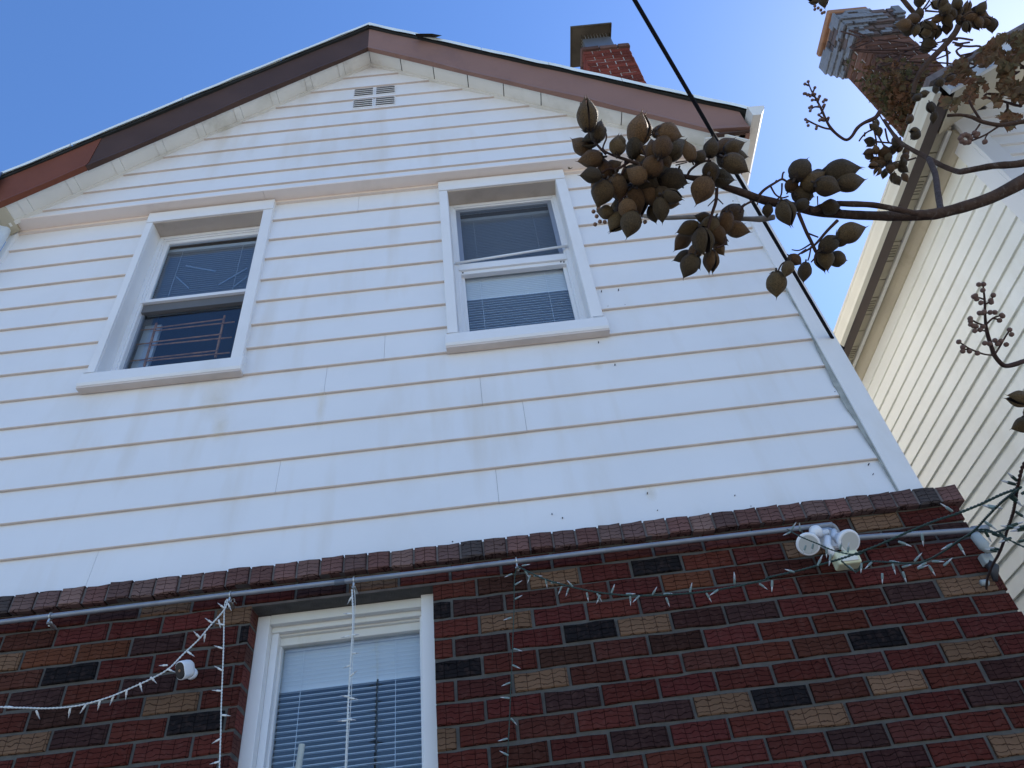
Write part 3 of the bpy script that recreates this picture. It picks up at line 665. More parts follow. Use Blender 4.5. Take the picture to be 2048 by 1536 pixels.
for a_, c_ in (((810, 640), (905, 725)), ((1330, 578), (1120, 700)), ((1330, 640), (1235, 712)), ((1100, 600), (880, 560))):  # thin diagonal strips stand in for reflections in the pane
    q = MB(); p_, p2_ = on_y(130+a_[0]/3.658, 380+a_[1]/3.658, .136), on_y(130+c_[0]/3.658, 380+c_[1]/3.658, .136); q.prism([(p_.x, p_.z), (p2_.x, p2_.z), (p2_.x, p2_.z+.016), (p_.x, p_.z+.016)], 'y', .135, .137)
    q.build('reflection_streak', bpy.data.materials.get('reflection_grey') or mat('reflection_grey', (.22, .27, .33), .6), bpy.data.objects['window_blind.001'])
blind(gr[0]+.01, gr[1]-.01, 5.86, 4.70, .150, .0215, .021, .36, M_BLIND, 'lowered slatted blind behind the right upstairs window', closed_from=5.06, closed_tilt=-1.15, th=.0024, closed_to=5.30)
# room faces just inside, so that light entering is right
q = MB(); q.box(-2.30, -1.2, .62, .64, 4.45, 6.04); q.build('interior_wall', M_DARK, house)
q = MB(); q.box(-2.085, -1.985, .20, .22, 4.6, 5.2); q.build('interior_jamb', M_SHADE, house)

# rusty window guard bars behind the lower left sash
gd = thing('window_guard', (-1.75, .22, 4.65), 'rusty iron guard bars inside the lower half of the left upstairs window', 'window guard')
yg = .185
zl_ = lambda x, y: (130+x/3.658, 380+y/3.658)
for (a, c) in (((660, 1010), (1160, 945)), ((660, 1030), (1240, 965)), ((520, 1030), (660, 1015)), ((620, 1115), (1140, 1055)), ((620, 1138), (1220, 1078)), ((490, 1135), (620, 1120)), ((585, 1235), (1110, 1175)), ((585, 1252), (1205, 1190)), ((450, 1255), (590, 1240))):
    p, p2 = on_y(*zl_(*a), yg), on_y(*zl_(*c), yg)
    q = MB(); q.tube([p, p2], .0048, 6); q.build('bar', M_RUST, gd)
for a, c in (((670, 975), (580, 1290)), ((1170, 920), (1100, 1225))):
    p, p2 = on_y(*zl_(*a), yg+.01), on_y(*zl_(*c), yg+.01)
    q = MB(); q.tube([p, p2], .0075, 4); q.build('upright', M_RUST, gd)

# ================================================================== BRICK GROUND FLOOR
brick_wall = link('brick_wall', None, house, (0, -.1, 0))
mo = MB(); BX0, BX1, BY = -3.25, 1.870, -.10
shell_front(mo, BX0, BX1-.006, 0, 3.145, [BW], BY+.009, .004)
mo.box(BX1-.1, BX1-.008, .004, 9, 0, 3.14)
mo.build('mortar', M_MORTAR, brick_wall)
def brick_mesh(L, H, Dp, ch=.0045, seed=0, name='brick'):
    rnd = random.Random(seed); hx, hz = L/2, H/2; v = []; f = []
    j = lambda s=.0034: rnd.uniform(-s, s)
    pts = []
    nx = max(2, int(L/.05))
    # front face ring with chamfer, edges slightly wobbly
    ring_o, ring_i = [], []
    for i in range(nx+1): ring_o.append((-hx+L*i/nx, -hz+j()*.8))
    for i in range(nx+1): ring_o.append((hx-L*i/nx, hz+j()*.8))
    for (x, z) in ring_o:
        sx = 1 if x > 0 else -1; sz = 1 if z > 0 else -1
        ring_i.append((x-ch*(1 if abs(abs(x)-hx) < 1e-6 else 0)*sx, z-ch*sz))
    n = len(ring_o)
    for (x, z) in ring_i: v.append((x+j(.0008), j(.0008), z))
    for (x, z) in ring_o: v.append((x+j(.001), ch, z))
    for (x, z) in ring_o: v.append((x, Dp, z))
    half = nx+1
    for i in range(nx): f.append((i, i+1, n-2-i, n-1-i))
    for i in range(n): f.append((i, n+i, n+(i+1) % n, (i+1) % n)); f.append((n+i, 2*n+i, 2*n+(i+1) % n, n+(i+1) % n))
    me = bpy.data.meshes.new(name); me.from_pydata(v, [], f)
    import bmesh
    bm = bmesh.new(); bm.from_mesh(me); bmesh.ops.recalc_face_normals(bm, faces=bm.faces); bm.to_mesh(me); bm.free()
    me.materials.append(M_BRICK); return me
TAN = [(1135,1152),(1035,1240),(1298,1247),(1100,1363),(1455,1412),(1575,1115),(1955,1170),(1815,1365),(1930,1285),(893,1482),(300,1225),(451,1235),(312,1409),(31,1492),(5,1321),(782,1155),(1730,1050),(1650,1437),(2000,1505)]
ORANGE = [(182,1301),(77,1315),(1410,1150)]
BLACK = [(1330,1128),(1190,1262),(885,1217),(925,1338),(1570,1397),(1765,1275),(118,1350),(355,1452),(480,1267)]
DARK = [(1335,1428),(1518,1222),(185,1238),(1000,1190),(1700,1465),(1960,1390),(1300,1500),(620,1185),(40,1420),(260,1385),(150,1490),(1880,1050),(290,1290),(1140,1400),(1790,1205)]
def clay(cx, cz):
    t = random.random()
    if t < .14: base = (.062, .026, .022)
    elif t < .3: base = (.098, .034, .026)
    else: base = (.112, .030, .023)
    k = random.uniform(.58, .90)
    return (base[0]*k, base[1]*k*random.uniform(.9, 1.1), base[2]*k*random.uniform(.9, 1.1), 1)
WALL_BRICKS = []
PT = {p: (on_y(p[0], p[1], BY).x, on_y(p[0], p[1], BY).z) for l in (TAN, ORANGE, BLACK, DARK) for p in l}
beds = [3.143, 3.062, 2.986, 2.908, 2.829, 2.748, 2.670, 2.588, 2.509, 2.428, 2.348, 2.268, 2.188, 2.108, 2.028, 1.948, 1.868]
full = [brick_mesh(.1955, .0675, .09, seed=s) for s in range(7)]
J = .0115
def put_brick(xa, xb, za, zb_, y, col):
    L = xb-xa
    if L < .03: return
    if abs(L-.1955) < .004 and abs((zb_-za)-.0675) < .006: me = random.choice(full)
    else: me = brick_mesh(L, zb_-za, .09, seed=random.randint(0, 9999))
    sc_z = 1.0
    o = link('brick', me, brick_wall, ((xa+xb)/2, y+random.uniform(-.0025, .0025), (za+zb_)/2+random.uniform(-.001, .001)))
    o.color = col; WALL_BRICKS.append(((xa+xb)/2, (za+zb_)/2, L, o)); return o
for k in range(len(beds)-1):
    zt, zb_ = beds[k]-J*.5, beds[k+1]+J*.5
    off = -.248 if k % 2 == 0 else -.1455
    i0 = int((BX0-off)/.2075)-1
    spans = []
    for i in range(i0, i0+30):
        a = off+.2075*i+J/2; c = a+.2075-J
        spans.append((a, c))
    for a, c in spans:
        zc = (zt+zb_)/2
        if c < -2.35 or a > BX1-.03: continue
        c2 = min(c, BX1)
        if zc < 3.055 and c2 > BW[0] and a < BW[1]:
            if a < BW[0]-.02:
                put_brick(a, BW[0], zb_, zt, BY, clay((a+BW[0])/2, zc))
            if c2 > BW[1]+.02:
                put_brick(BW[1], c2, zb_, zt, BY, clay((BW[1]+c2)/2, zc))
            continue
        if BX1-c < .06 and c < BX1: c2 = BX1
        o = put_brick(a, c2, zb_, zt, BY, clay((a+c2)/2, zc))
        if c2 == BX1 and o: o.location.x += random.uniform(-.002, .006)
for lst, base, lo, hi in ((DARK, (.050, .025, .023), .75, 1.0), (ORANGE, (.15, .055, .03), .6, .8), (TAN, (.24, .14, .085), .5, .8), (BLACK, (.015, .013, .014), .8, 1.1)):
    for p in lst:
        q_ = PT[p]; near = min(WALL_BRICKS, key=lambda w: (max(0, abs(w[0]-q_[0])-w[2]/2))**2+((w[1]-q_[1])*2)**2)
        kk = random.uniform(lo, hi); near[3].color = (base[0]*kk, base[1]*kk, base[2]*kk, 1)
# bricks returning into the window reveal and round the right corner
for k in range(1, len(beds)-1):
    zt, zb_ = beds[k]-J*.5, beds[k+1]+J*.5
    me = brick_mesh(.085, zt-zb_, .03, seed=k+50)
    o = link('brick', me, brick_wall, M=Matrix.Translation((BW[0]+.0015, -.052, (zt+zb_)/2)) @ Matrix.Rotation(math.pi/2, 4, 'Z')); o.color = (.16*random.uniform(.6, 1), .045, .036, 1)
    for yy in (.03, .24, .45):
        me = full[k % 7]
        o = link('brick', me, brick_wall, M=Matrix.Translation((BX1+.001, yy+(.1 if k % 2 else 0), (zt+zb_)/2)) @ Matrix.Rotation(math.pi/2, 4, 'Z')); o.color = (.17, .047, .036, 1)
# projecting header course on top
cap = [brick_mesh(.0885, .077, .12, seed=s+20, ch=.006) for s in range(6)]
x = -2.395+.0; i = 0
CAPC = [(.13, .052, .044), (.15, .075, .062), (.09, .046, .042), (.14, .060, .050), (.12, .066, .056), (.060, .048, .047), (.13, .055, .046), (.115, .06, .054), (.17, .09, .072)]
while x < BX1-.03:
    o = link('brick', random.choice(cap), brick_wall, M=Matrix.Translation((x+.0475, -.130+random.uniform(-.004, .004), 3.181+random.uniform(-.003, .003))) @ Matrix.Rotation(random.uniform(-.02, .02), 4, 'Y'))
    c = random.choice(CAPC); k = random.uniform(1.1, 1.5); g_ = (c[0]+c[1]+c[2])/3*.32; o.color = ((c[0]*.68+g_)*k, (c[1]*.68+g_)*k, (c[2]*.68+g_)*k, 1); x += .0955
m = MB(); m.box(-2.6, BX1-.004, -.122, .004, 3.146, 3.212); m.build('cap_mortar', mat('dark_cap_mortar', (.13, .115, .11), .95, var=.2, vscale=30), brick_wall)
m = MB(); m.box(BW[0]-.12, BW[1]+.14, -.096, .0, 3.056, 3.066); m.build('lintel', mat('rusty_lintel', (.10, .085, .075), .8, var=.3, vscale=14), brick_wall)

# ------------------------------------------------------------------ chimney on our roof
def chimney_bricks(parent, x0, x1, y0, y1, z0, z1, course=.072, L=.20, col=(.16, .040, .028), faces=('F', 'L', 'R'), mesh_cache={}):
    n = 0; k = 0; z = z0
    def mk(Lb, H):
        key = (round(Lb, 2), round(H, 3))
        if key not in mesh_cache:
            me = brick_mesh(Lb, H, .04, ch=.004, seed=len(mesh_cache)+200); me.materials.clear(); me.materials.append(M_CBRICK); mesh_cache[key] = me
        return mesh_cache[key]
    while z+course < z1+.001:
        for fc in faces:
            if fc == 'F': a0, a1 = x0, x1
            else: a0, a1 = y0, y1
            a = a0-(L/2 if k % 2 else 0)
            while a < a1-.03:
                s, e = max(a, a0), min(a+L, a1)
                if e-s > .05:
                    Lb = e-s-.012; me = mk(Lb, course-.012); c = (s+e)/2; zc = z+course/2
                    if fc == 'F': M_ = Matrix.Translation((c, y0+random.uniform(-.003, .003), zc))
                    elif fc == 'R': M_ = Matrix.Translation((x1+random.uniform(-.003, .003), c, zc)) @ Matrix.Rotation(math.pi/2, 4, 'Z')
                    else: M_ = Matrix.Translation((x0+random.uniform(-.003, .003), c, zc)) @ Matrix.Rotation(-math.pi/2, 4, 'Z')
                    o = link('brick', me, parent, M=M_); q = random.uniform(.6, 1.25)
                    o.color = (col[0]*q, col[1]*q, col[2]*q, 1); n += 1
                a += L
        z += course; k += 1
    return n
CY = .70
cl = on_y(1168, 110, CY); cr = on_y(1266, 110, CY); ct = on_y(1262, 88, CY); top1 = ct.z
ch = tag(link('chimney', None, house, (cl.x, CY, 6.5)), 'short red brick chimney with a square metal cap on the right roof slope')
m = MB(); m.box(cl.x+.008, cr.x-.008, CY+.008, CY+.42, 6.0, top1-.05); m.build('mortar_core', mat('pale_mortar', (.40, .37, .34), .95, var=.2, vscale=20), ch)
chimney_bricks(ch, cl.x, cr.x, CY, CY+.42, top1-.075-.072*12, top1-.075)
# rough oversailing top course
chimney_bricks(ch, cl.x-.012, cr.x+.012, CY-.02, CY+.43, top1-.073, top1, col=(.12, .07, .06))
m = MB(); n = 12
for i in range(n):
    xa = cl.x+(cr.x-cl.x)*i/n; xb = cl.x+(cr.x-cl.x)*(i+1)/n; h = .025+.03*random.random(); m.box(xa, xb, CY+.01, CY+.4, top1-.02, top1+h*(.6 if i < 6 else 1))
m.build('crown', mat('dark_crown_mortar', (.16, .14, .12), .95, var=.4, vscale=20, bump=.8, bscale=30), ch)
pl = on_y(1141.5, 55, CY-.08); pr = on_y(1222, 43.5, CY-.08); zc = (pl.z+pr.z)/2
cx0, cx1 = pl.x, pr.x; sz = cx1-cx0
m = MB(); m.box(cx0, cx1, CY-.08, CY-.08+sz, zc-.004, zc+.012); m.box(cx0, cx1, CY-.08, CY-.075, zc-.02, zc-.004); m.box(cx0, cx0+.005, CY-.075, CY-.08+sz, zc-.02, zc-.004); m.box(cx1-.005, cx1, CY-.075, CY-.08+sz, zc-.02, zc-.004)
m.build('cap_plate', M_FLASH, ch)
fx0, fx1 = cx0+sz*.27, cx1-sz*.06
m = MB(); m.box(fx0, fx1, CY+.03, CY+.03+(fx1-fx0), top1-.02, zc-.10); m.build('flue_collar', mat('zinc_collar', (.20, .21, .22), .35, metal=.6, var=.1, vscale=9), ch)
m = MB(); nb = 9
for i in range(nb+1):
    for yy in (CY+.03, CY+.03+(fx1-fx0)):
        xx = fx0+(fx1-fx0)*i/nb; m.tube([(xx, yy, zc-.10), (xx, yy, zc-.004)], .0028, 4)
        y_ = CY+.03+(fx1-fx0)*i/nb; 
    for xx in (fx0, fx1): m.tube([(xx, y_, zc-.10), (xx, y_, zc-.004)], .0028, 4)
m.build('spark_screen', M_STEEL, ch)

# ================================================================== NEIGHBOUR HOUSE
NX, NY = 2.85, -.52
nh = thing('neighbour_house', (4.8, 0, 0), 'neighbouring house at the right edge with cream horizontal siding and a yellowed eave', 'house')
m = MB(); m.box(NX+.03, 7.0, NY+.03, 9, 0, 5.3); m.prism([(NX+.03, 5.3), (7.0, 5.3), (4.92, 6.5)], 'y', NY+.03, NY+.1); m.build('wall', M_ROOM, nh)
ex = .1015; z = 5.215
while z > 1.5:      # side wall boards (double four-inch vinyl)
    z0 = z-ex
    q = MB(); q.add([(NX-.014, NY+.1, z0), (NX-.014, 9, z0), (NX+.0, 9, z), (NX+.0, NY+.1, z), (NX+.02, NY+.1, z0), (NX+.02, 9, z0), (NX+.02, 9, z), (NX+.02, NY+.1, z)],
                     [(0, 3, 2, 1), (4, 5, 6, 7), (0, 1, 5, 4), (1, 2, 6, 5), (3, 0, 4, 7)])
    o = q.build('siding_board', M_CREAM, nh); o.location.x += random.uniform(-.002, .0015); z = z0
z = 5.9
while z > 3.6:
    z0 = z-ex; xa = max(NX+.09, 2.62+(z-5.287)/.6254)
    q = MB(); q.add([(xa, NY-.014, z0), (7, NY-.014, z0), (7, NY, z), (xa, NY, z), (xa, NY+.02, z0), (7, NY+.02, z0), (7, NY+.02, z), (xa, NY+.02, z)],
                     [(0, 1, 2, 3), (7, 6, 5, 4), (4, 5, 1, 0), (0, 3, 7, 4)])
    q.build('siding_board', M_NWHITE, nh); z = z0
m = MB(); m.box(NX-.022, NX+.10, NY-.022, NY+.0, 0, 5.42); m.box(NX-.022, NX+.0, NY, NY+.11, 0, 5.42); m.build('corner_post', M_NWHITE, nh, bevel=.003)
# frieze mouldings, soffit strips, brown board, gutter
m = MB(); m.prism([(NX-.045, 5.305), (NX+.01, 5.305), (NX+.01, 5.215), (NX-.012, 5.215), (NX-.03, 5.25)], 'y', NY, 9); m.build('frieze_moulding', M_NSOFFIT, nh)
m = MB(); m.box(NX-.075, NX-.05, NY, 9, 5.29, 5.306); m.build('frieze_bead', M_CREAM, nh)
y = NY-.02; i = 0
while y < 9:
    st = .16
    m = MB(); m.box(2.672, NX-.05, y+.004, y+st-.004, 5.308, 5.32)
    m.build('soffit_panel', M_NSOFFIT, nh)
    if i % 3 == 2:
        m = MB()
        for s in range(5): m.box(2.69+.0, NX-.085, y+.03+s*.022, y+.036+s*.022, 5.3055, 5.308)
        m.build('soffit_vent', mat('vent_shadow_line', (.2, .17, .12), .8) if i == 2 else bpy.data.materials['vent_shadow_line'], nh)
    y += st; i += 1
m = MB(); m.box(2.592, 2.672, NY-.2, 9, 5.234, 5.36); m.build('fascia_board', M_NBROWN, nh)
FYN = on_x(1842, 172, 2.528).y
kgutter('gutter', 2.590, 2.522, 5.300, 5.215, FYN, 9, mat('neighbour_gutter', (.72, .68, .56), .4, var=.06, vscale=4, stain=(.45, .4, .28), sscale=3, sstr=.4), nh)
# roof with front rake
_ra, _rb = on_y(1843, 163, FYN-.02), on_y(2000, 75, FYN-.02)
def nroof(x): return _ra.z-.05+(x-_ra.x)*(_rb.z-_ra.z)/(_rb.x-_ra.x)
m = MB(); YR = FYN-.03
for (xa, xb, s) in ((2.56, 4.92, 1), (4.92, 7.25, -1)):
    za, zb_ = (nroof(xa), nroof(xb)) if s > 0 else (nroof(4.92), nroof(2.59))
    m.add([(xa, YR, za), (xb, YR, zb_), (xb, 9, zb_), (xa, 9, za), (xa, YR, za+.05), (xb, YR, zb_+.05), (xb, 9, zb_+.05), (xa, 9, za+.05)], [(0, 3, 2, 1), (4, 5, 6, 7), (0, 1, 5, 4), (3, 0, 4, 7), (1, 2, 6, 5)])
m.build('roof', mat('brown_roof_edge', (.16, .13, .12), .85, var=.3, vscale=20), nh)
m = MB(); xs0 = 2.645
m.add([(xs0, YR+.02, nroof(xs0)-.13), (4.92, YR+.02, nroof(4.92)-.13), (4.92, YR+.02, nroof(4.92)-.002), (xs0, YR+.02, nroof(xs0)-.002), (xs0, YR+.045, nroof(xs0)-.13), (4.92, YR+.045, nroof(4.92)-.13), (4.92, YR+.045, nroof(4.92)-.002), (xs0, YR+.045, nroof(xs0)-.002)],
      [(0, 1, 2, 3), (7, 6, 5, 4), (4, 5, 1, 0), (0, 3, 7, 4), (2, 6, 7, 3)]); m.build('rake_board', M_NWHITE, nh)
m = MB()
m.add([(2.70, YR+.05, nroof(2.70)-.125), (4.92, YR+.05, nroof(4.92)-.125), (4.92, NY-.01, nroof(4.92)-.125), (2.70, NY-.01, nroof(2.70)-.125), (2.70, YR+.05, nroof(2.70)-.11), (4.92, YR+.05, nroof(4.92)-.11), (4.92, NY-.01, nroof(4.92)-.11), (2.70, NY-.01, nroof(2.70)-.11)], [(0, 3, 2, 1), (4, 5, 6, 7), (0, 1, 5, 4), (2, 3, 7, 6)])
m.build('rake_soffit', M_NSOFFIT, nh)

# big corbelled chimney, vine grown
nch = tag(link('chimney', None, nh, (3.0, 0, 5.6)), 'large weathered corbelled brick chimney overgrown with dry vines')
X0c = 3.02
pc = on_x(1714, 76, X0c); pbk = on_x(1690, 140, X0c); Yf = pc.y; Yb = max(pbk.y, Yf+.30)
X1c = on_y(1812, 64, Yf).x; zB = pc.z; HB = .33
m = MB(); m.box(X0c+.01, X1c-.01, Yf+.01, Yb, 5.4, zB+HB); m.build('mortar_core', bpy.data.materials['pale_mortar'], nch)
chimney_bricks(nch, X0c, X1c, Yf, Yb, zB-.07*24, zB, course=.07, col=(.13, .07, .052))
zz = zB
for i, d in enumerate((.014, .03, .046, .060, .060)):
    chimney_bricks(nch, X0c-d, X1c+d, Yf-d, Yb+d, zz, zz+.0661, course=.066, col=(.12, .10, .10))
    m = MB(); m.box(X0c-d+.012, X1c+d-.012, Yf-d+.012, Yb+d, zz+.001, zz+.063); m.build('corbel_core', bpy.data.materials['dark_cap_mortar'], nch)
    zz += .066
rnd = random.Random(5)          # flaking grey parging over the oversailing top
m = MB()
for i, d in enumerate((.014, .03, .046, .060, .060)):
    for r2 in range(2):
        z0 = zB+.066*i+.033*r2; n_ = 12
        for j in range(n_):
            ya, yb_ = Yf-d+(Yb-Yf+2*d)*j/n_, Yf-d+(Yb-Yf+2*d)*(j+1)/n_
            if noise.noise(Vector((ya*9, z0*14, 1.7))) > .16: continue
            m.box(X0c-d-.010-rnd.uniform(0, .004), X0c-d+.004, ya-.002, yb_+.002, z0-.001, z0+.034)
        for j in range(18):
            xa, xb = X0c-d+(X1c-X0c+2*d)*j/18, X0c-d+(X1c-X0c+2*d)*(j+1)/18
            if noise.noise(Vector((xa*11, z0*16, 8.2))) > .02: continue
            m.box(xa-.002, xb+.002, Yf-d-.010-rnd.uniform(0, .004), Yf-d+.004, z0-.001, z0+.034)
tag(m.build('parging', M_PARGE, nch), kind='stuff')
xa, xb = X0c-.02, X0c+(X1c-X0c)*.62
m = MB(); m.box(xa, xb, Yf+.0, Yb-.0, zz, zz+.09); m.box(xa-.03, xb+.03, Yf-.03, Yb+.02, zz+.09, zz+.15); m.build('flue_pot', M_TERRA, nch, bevel=.01)

# ================================================================== VINES
def leaf_mass(points, m_, name, parent, size=(.03, .07)):
    q = MB()
    for p in points:
        s = random.uniform(*size); n_ = Vector((random.gauss(0, 1), random.gauss(0, 1)-.6, random.gauss(0, 1))).normalized()
        a = n_.orthogonal().normalized(); a = (Matrix.Rotation(random.uniform(0, 6.28), 3, n_) @ a); c = n_.cross(a)
        q.add([p-a*s*.5, p+c*s*.38+n_*s*.12, p+a*s*.6, p-c*s*.38+n_*s*.12], [(0, 1, 2), (0, 2, 3)])
    return tag(q.build(name, m_, parent, fix=False), kind='stuff')
vine1 = thing('climbing_vine', (X0c, Yf, 5.6), 'dry brown and green vine covering the big corbelled chimney of the neighbouring house', 'vine', 'vines on the neighbouring house')
pts = []
for k in range(1500):
    px, py = random.gauss(1785, 44), random.gauss(205, 52)
    if px-1652 < (py-110)*.87+12 or py < 118 or px > 1872: continue
    p = on_y(px, py, Yf-.03-abs(random.gauss(0, .05)))
    if p.x < X0c: p = on_x(px, py, X0c-.03-abs(random.gauss(0, .04)))
    if p.z < 5.5 or p.y > Yb+.05 or p.x > X1c+.1: continue
    pts.append(p)
leaf_mass(pts, M_LEAFB, 'foliage', vine1, (.025, .05))
q = MB()
for k in range(16):
    xx = random.uniform(X0c+.03, X1c-.05); pth = [(xx+random.uniform(-.05, .05)*i, Yf-.02-random.random()*.03, 5.6+i*.16) for i in range(random.randint(4, 10))]
    q.tube(smooth_path(pth, 4), .006, 5)
q.build('stem', M_TWIG, vine1)
vine2 = thing('climbing_vine', (3.2, NY-.1, 0), 'backlit brown and olive vine hanging over the front gable of the neighbouring house', 'vine', 'vines on the neighbouring house')
pts = []
def inpoly(x, y, P):
    c = False; j = len(P)-1
    for i in range(len(P)):
        if ((P[i][1] > y) != (P[j][1] > y)) and x < (P[j][0]-P[i][0])*(y-P[i][1])/(P[j][1]-P[i][1])+P[i][0]: c = not c
        j = i
    return c
poly = [(1893, 140), (1920, 118), (1950, 108), (1990, 78), (2020, 45), (2090, 0), (2150, 60), (2150, 235), (2048, 228), (2018, 262), (1998, 240), (1990, 215), (1965, 205), (1972, 180), (1958, 168), (1950, 205), (1925, 222), (1890, 218), (1876, 190)]
while len(pts) < 1900:
    px, py = random.uniform(1870, 2150), random.uniform(-10, 270)
    if not inpoly(px, py, poly): continue
    if noise.noise(Vector((px*.03, py*.03, 3.0))) < -.06: continue
    pts.append(on_y(px, py, FYN-.06-random.random()*.18))
leaf_mass(pts, M_LEAFG, 'foliage', vine2, (.025, .055))
q = MB()
for k in range(14):
    p = on_y(random.uniform(1890, 2100), random.uniform(80, 200), FYN-.1); pth = [p]
    for i in range(5): pth.append(pth[-1]+Vector((random.uniform(-.08, .08), random.uniform(-.02, .02), random.uniform(-.08, .08))))
    q.tube(smooth_path(pth, 3), .006, 5)
q.build('stem', M_TWIG, vine2)

# ================================================================== PAULOWNIA TREE
tree = thing('empress_tree', (2.75, -3.3, 0), 'leafless empress tree with dark branches and brown seed pods hanging overhead from the right', 'tree')
q = MB(); q.tube(smooth_path([(2.75, -3.3, 0), (2.72, -3.28, 1.2), (2.80, -3.2, 2.4), (2.72, -3.1, 3.4), (2.6, -3.0, 4.4), (2.7, -2.7, 5.6)], 6), lerp_list([.11, .095, .085, .07, .05, .02], 6), 12); q.build('trunk', M_BARK, tree, smooth=True)
def branch(pts, w, d, m_=M_BARK, name='branch', n=8, knots=True):
    """pts photo pixels, w widths in photo pixels, d depth list"""
    k = len(pts); ds = d if isinstance(d, (list, tuple)) else [d]*k
    if len(ds) == 2 and k > 2: ds = [ds[0]+(ds[1]-ds[0])*i/(k-1) for i in range(k)]
    P = [at(x, y, dd) for (x, y), dd in zip(pts, ds)]
    ws = w if isinstance(w, (list, tuple)) else [w]*k
    if len(ws) == 2 and k > 2: ws = [ws[0]+(ws[1]-ws[0])*i/(k-1) for i in range(k)]
    R_ = [ww*dd/FPX/2 for ww, dd in zip(ws, ds)]
    P = smooth_path(P, 5); R_ = lerp_list(R_, 5)
    if knots: R_ = [r*(1+.12*noise.noise(Vector((p.x*40, p.y*40, p.z*40)))) for p, r in zip(P, R_)]
    q = MB(); q.tube(P, R_, n); return q.build(name, m_, tree, smooth=True)
Z5 = lambda x, y: (1100+x/3.103, 170+y/3.103)
Z4 = lambda x, y: (1500+x/3.737, y/3.737)
ZB = lambda x, y: (1640+x/5.12, 150+y/5.12)
Z6 = lambda x, y: (1500+x/3.737, 400+y/3.737)
ZC = lambda x, y: (1748+x/5.12, 100+y/5.12)
# main limb in from the trunk
Pm = [at(x, y, d) for (x, y), d in zip([(2260, 180), (2150, 290), (2048, 362)], [1.7, 1.5, 1.38])]
q = MB(); q.tube(smooth_path([Vector((2.72, -3.1, 3.35)), Vector((2.1, -2.6, 3.3))]+Pm, 6), lerp_list([.04, .03, .024, .017, .0125], 6), 10); q.build('branch', M_BARK, tree, smooth=True)
branch([(2048, 362), (1990, 392), (1940, 410), (1885, 425), (1850, 430), (1790, 432), (1730, 431), (1680, 428), Z5(1650, 785), Z5(1550, 762), Z5(1330, 715), Z5(1200, 670), Z5(1080, 630), Z5(1000, 590), Z5(900, 580), Z5(800, 560), Z5(680, 540), Z5(520, 480), Z5(400, 440)],
       [27, 25, 24, 23, 21, 20, 18, 18, 18, 18, 17, 15, 13, 12, 11, 9, 8, 7, 5], [1.38, 1.30], n=10)
branch([(1835, 428), (1790, 418), (1745, 410), Z5(1850, 738), Z5(1780, 738), Z5(1700, 760), Z5(1620, 785)], [11, 12, 12, 12, 12, 18, 14], 1.33)
branch([Z5(1390, 820), Z5(1300, 832), Z5(1200, 830), Z5(1050, 828), Z5(900, 820), Z5(700, 825), Z5(560, 808)], [12, 13, 10, 9, 9, 9, 8], [1.36, 1.5], m_=mat('pale_lit_twig', (.30, .24, .19), .75, var=.2, vscale=40))
for pl_, w_ in (([(1285, 700), (1330, 650), (1400, 605), (1440, 585), (1470, 600)], [7, 4]), ([(1440, 590), (1445, 550), (1455, 540)], [4, 3]), ([(1370, 630), (1400, 680), (1440, 700), (1480, 690)], [4, 3]), ([(1440, 610), (1435, 680), (1410, 710)], [4, 3]),
                ([(1400, 600), (1408, 592)], [4, 4]), ([(1250, 722), (1200, 752), (1180, 790)], [5, 4]), ([(1035, 640), (1030, 720), (1005, 800), (985, 870), (970, 930)], [7, 5]), ([(1030, 700), (980, 752)], [3, 2]), ([(1040, 705), (1075, 740)], [3, 2]),
                ([(1540, 790), (1590, 910), (1620, 970), (1650, 1035)], [8, 7]), ([(1785, 840), (1720, 905), (1640, 995), (1560, 1045)], [7, 4]), ([(1600, 920), (1665, 945)], [4, 3]), ([(1620, 985), (1550, 1025), (1500, 1022)], [4, 2]), ([(1620, 1000), (1610, 1060), (1600, 1090)], [3, 3]),
                ([(1640, 1010), (1650, 1060), (1620, 1100)], [4, 3]), ([(1590, 1020), (1500, 1080), (1440, 1110), (1410, 1170)], [4, 3]),
                ([(850, 580), (870, 530), (940, 480), (1000, 470)], [6, 4]), ([(780, 480), (860, 470)], [3, 2]), ([(780, 498), (850, 480)], [3, 2]), ([(470, 460), (460, 520), (440, 560)], [5, 4]), ([(350, 430), (300, 380), (260, 330), (240, 270)], [6, 4]),
                ([(400, 440), (330, 400), (350, 330), (345, 290)], [5, 3]), ([(420, 450), (410, 400), (405, 320)], [4, 2]), ([(430, 450), (440, 400), (432, 330)], [3, 2]), ([(500, 470), (420, 520), (360, 520), (300, 560)], [6, 4]),
                ([(560, 500), (600, 470), (560, 360)], [5, 3]), ([(700, 540), (690, 620), (690, 700)], [5, 3]), ([(600, 520), (580, 620), (450, 700), (420, 790)], [6, 4]), ([(1085, 940), (1108, 972)], [3, 2]), ([(1090, 950), (1080, 990), (1030, 1010)], [5, 4]), ([(1660, 690), (1662, 750)], [3, 2]), ([(1300, 700), (1285, 745)], [3, 2])):
    branch([Z5(*p) for p in pl_], w_, 1.31, m_=M_TWIG, name='twig', n=6)
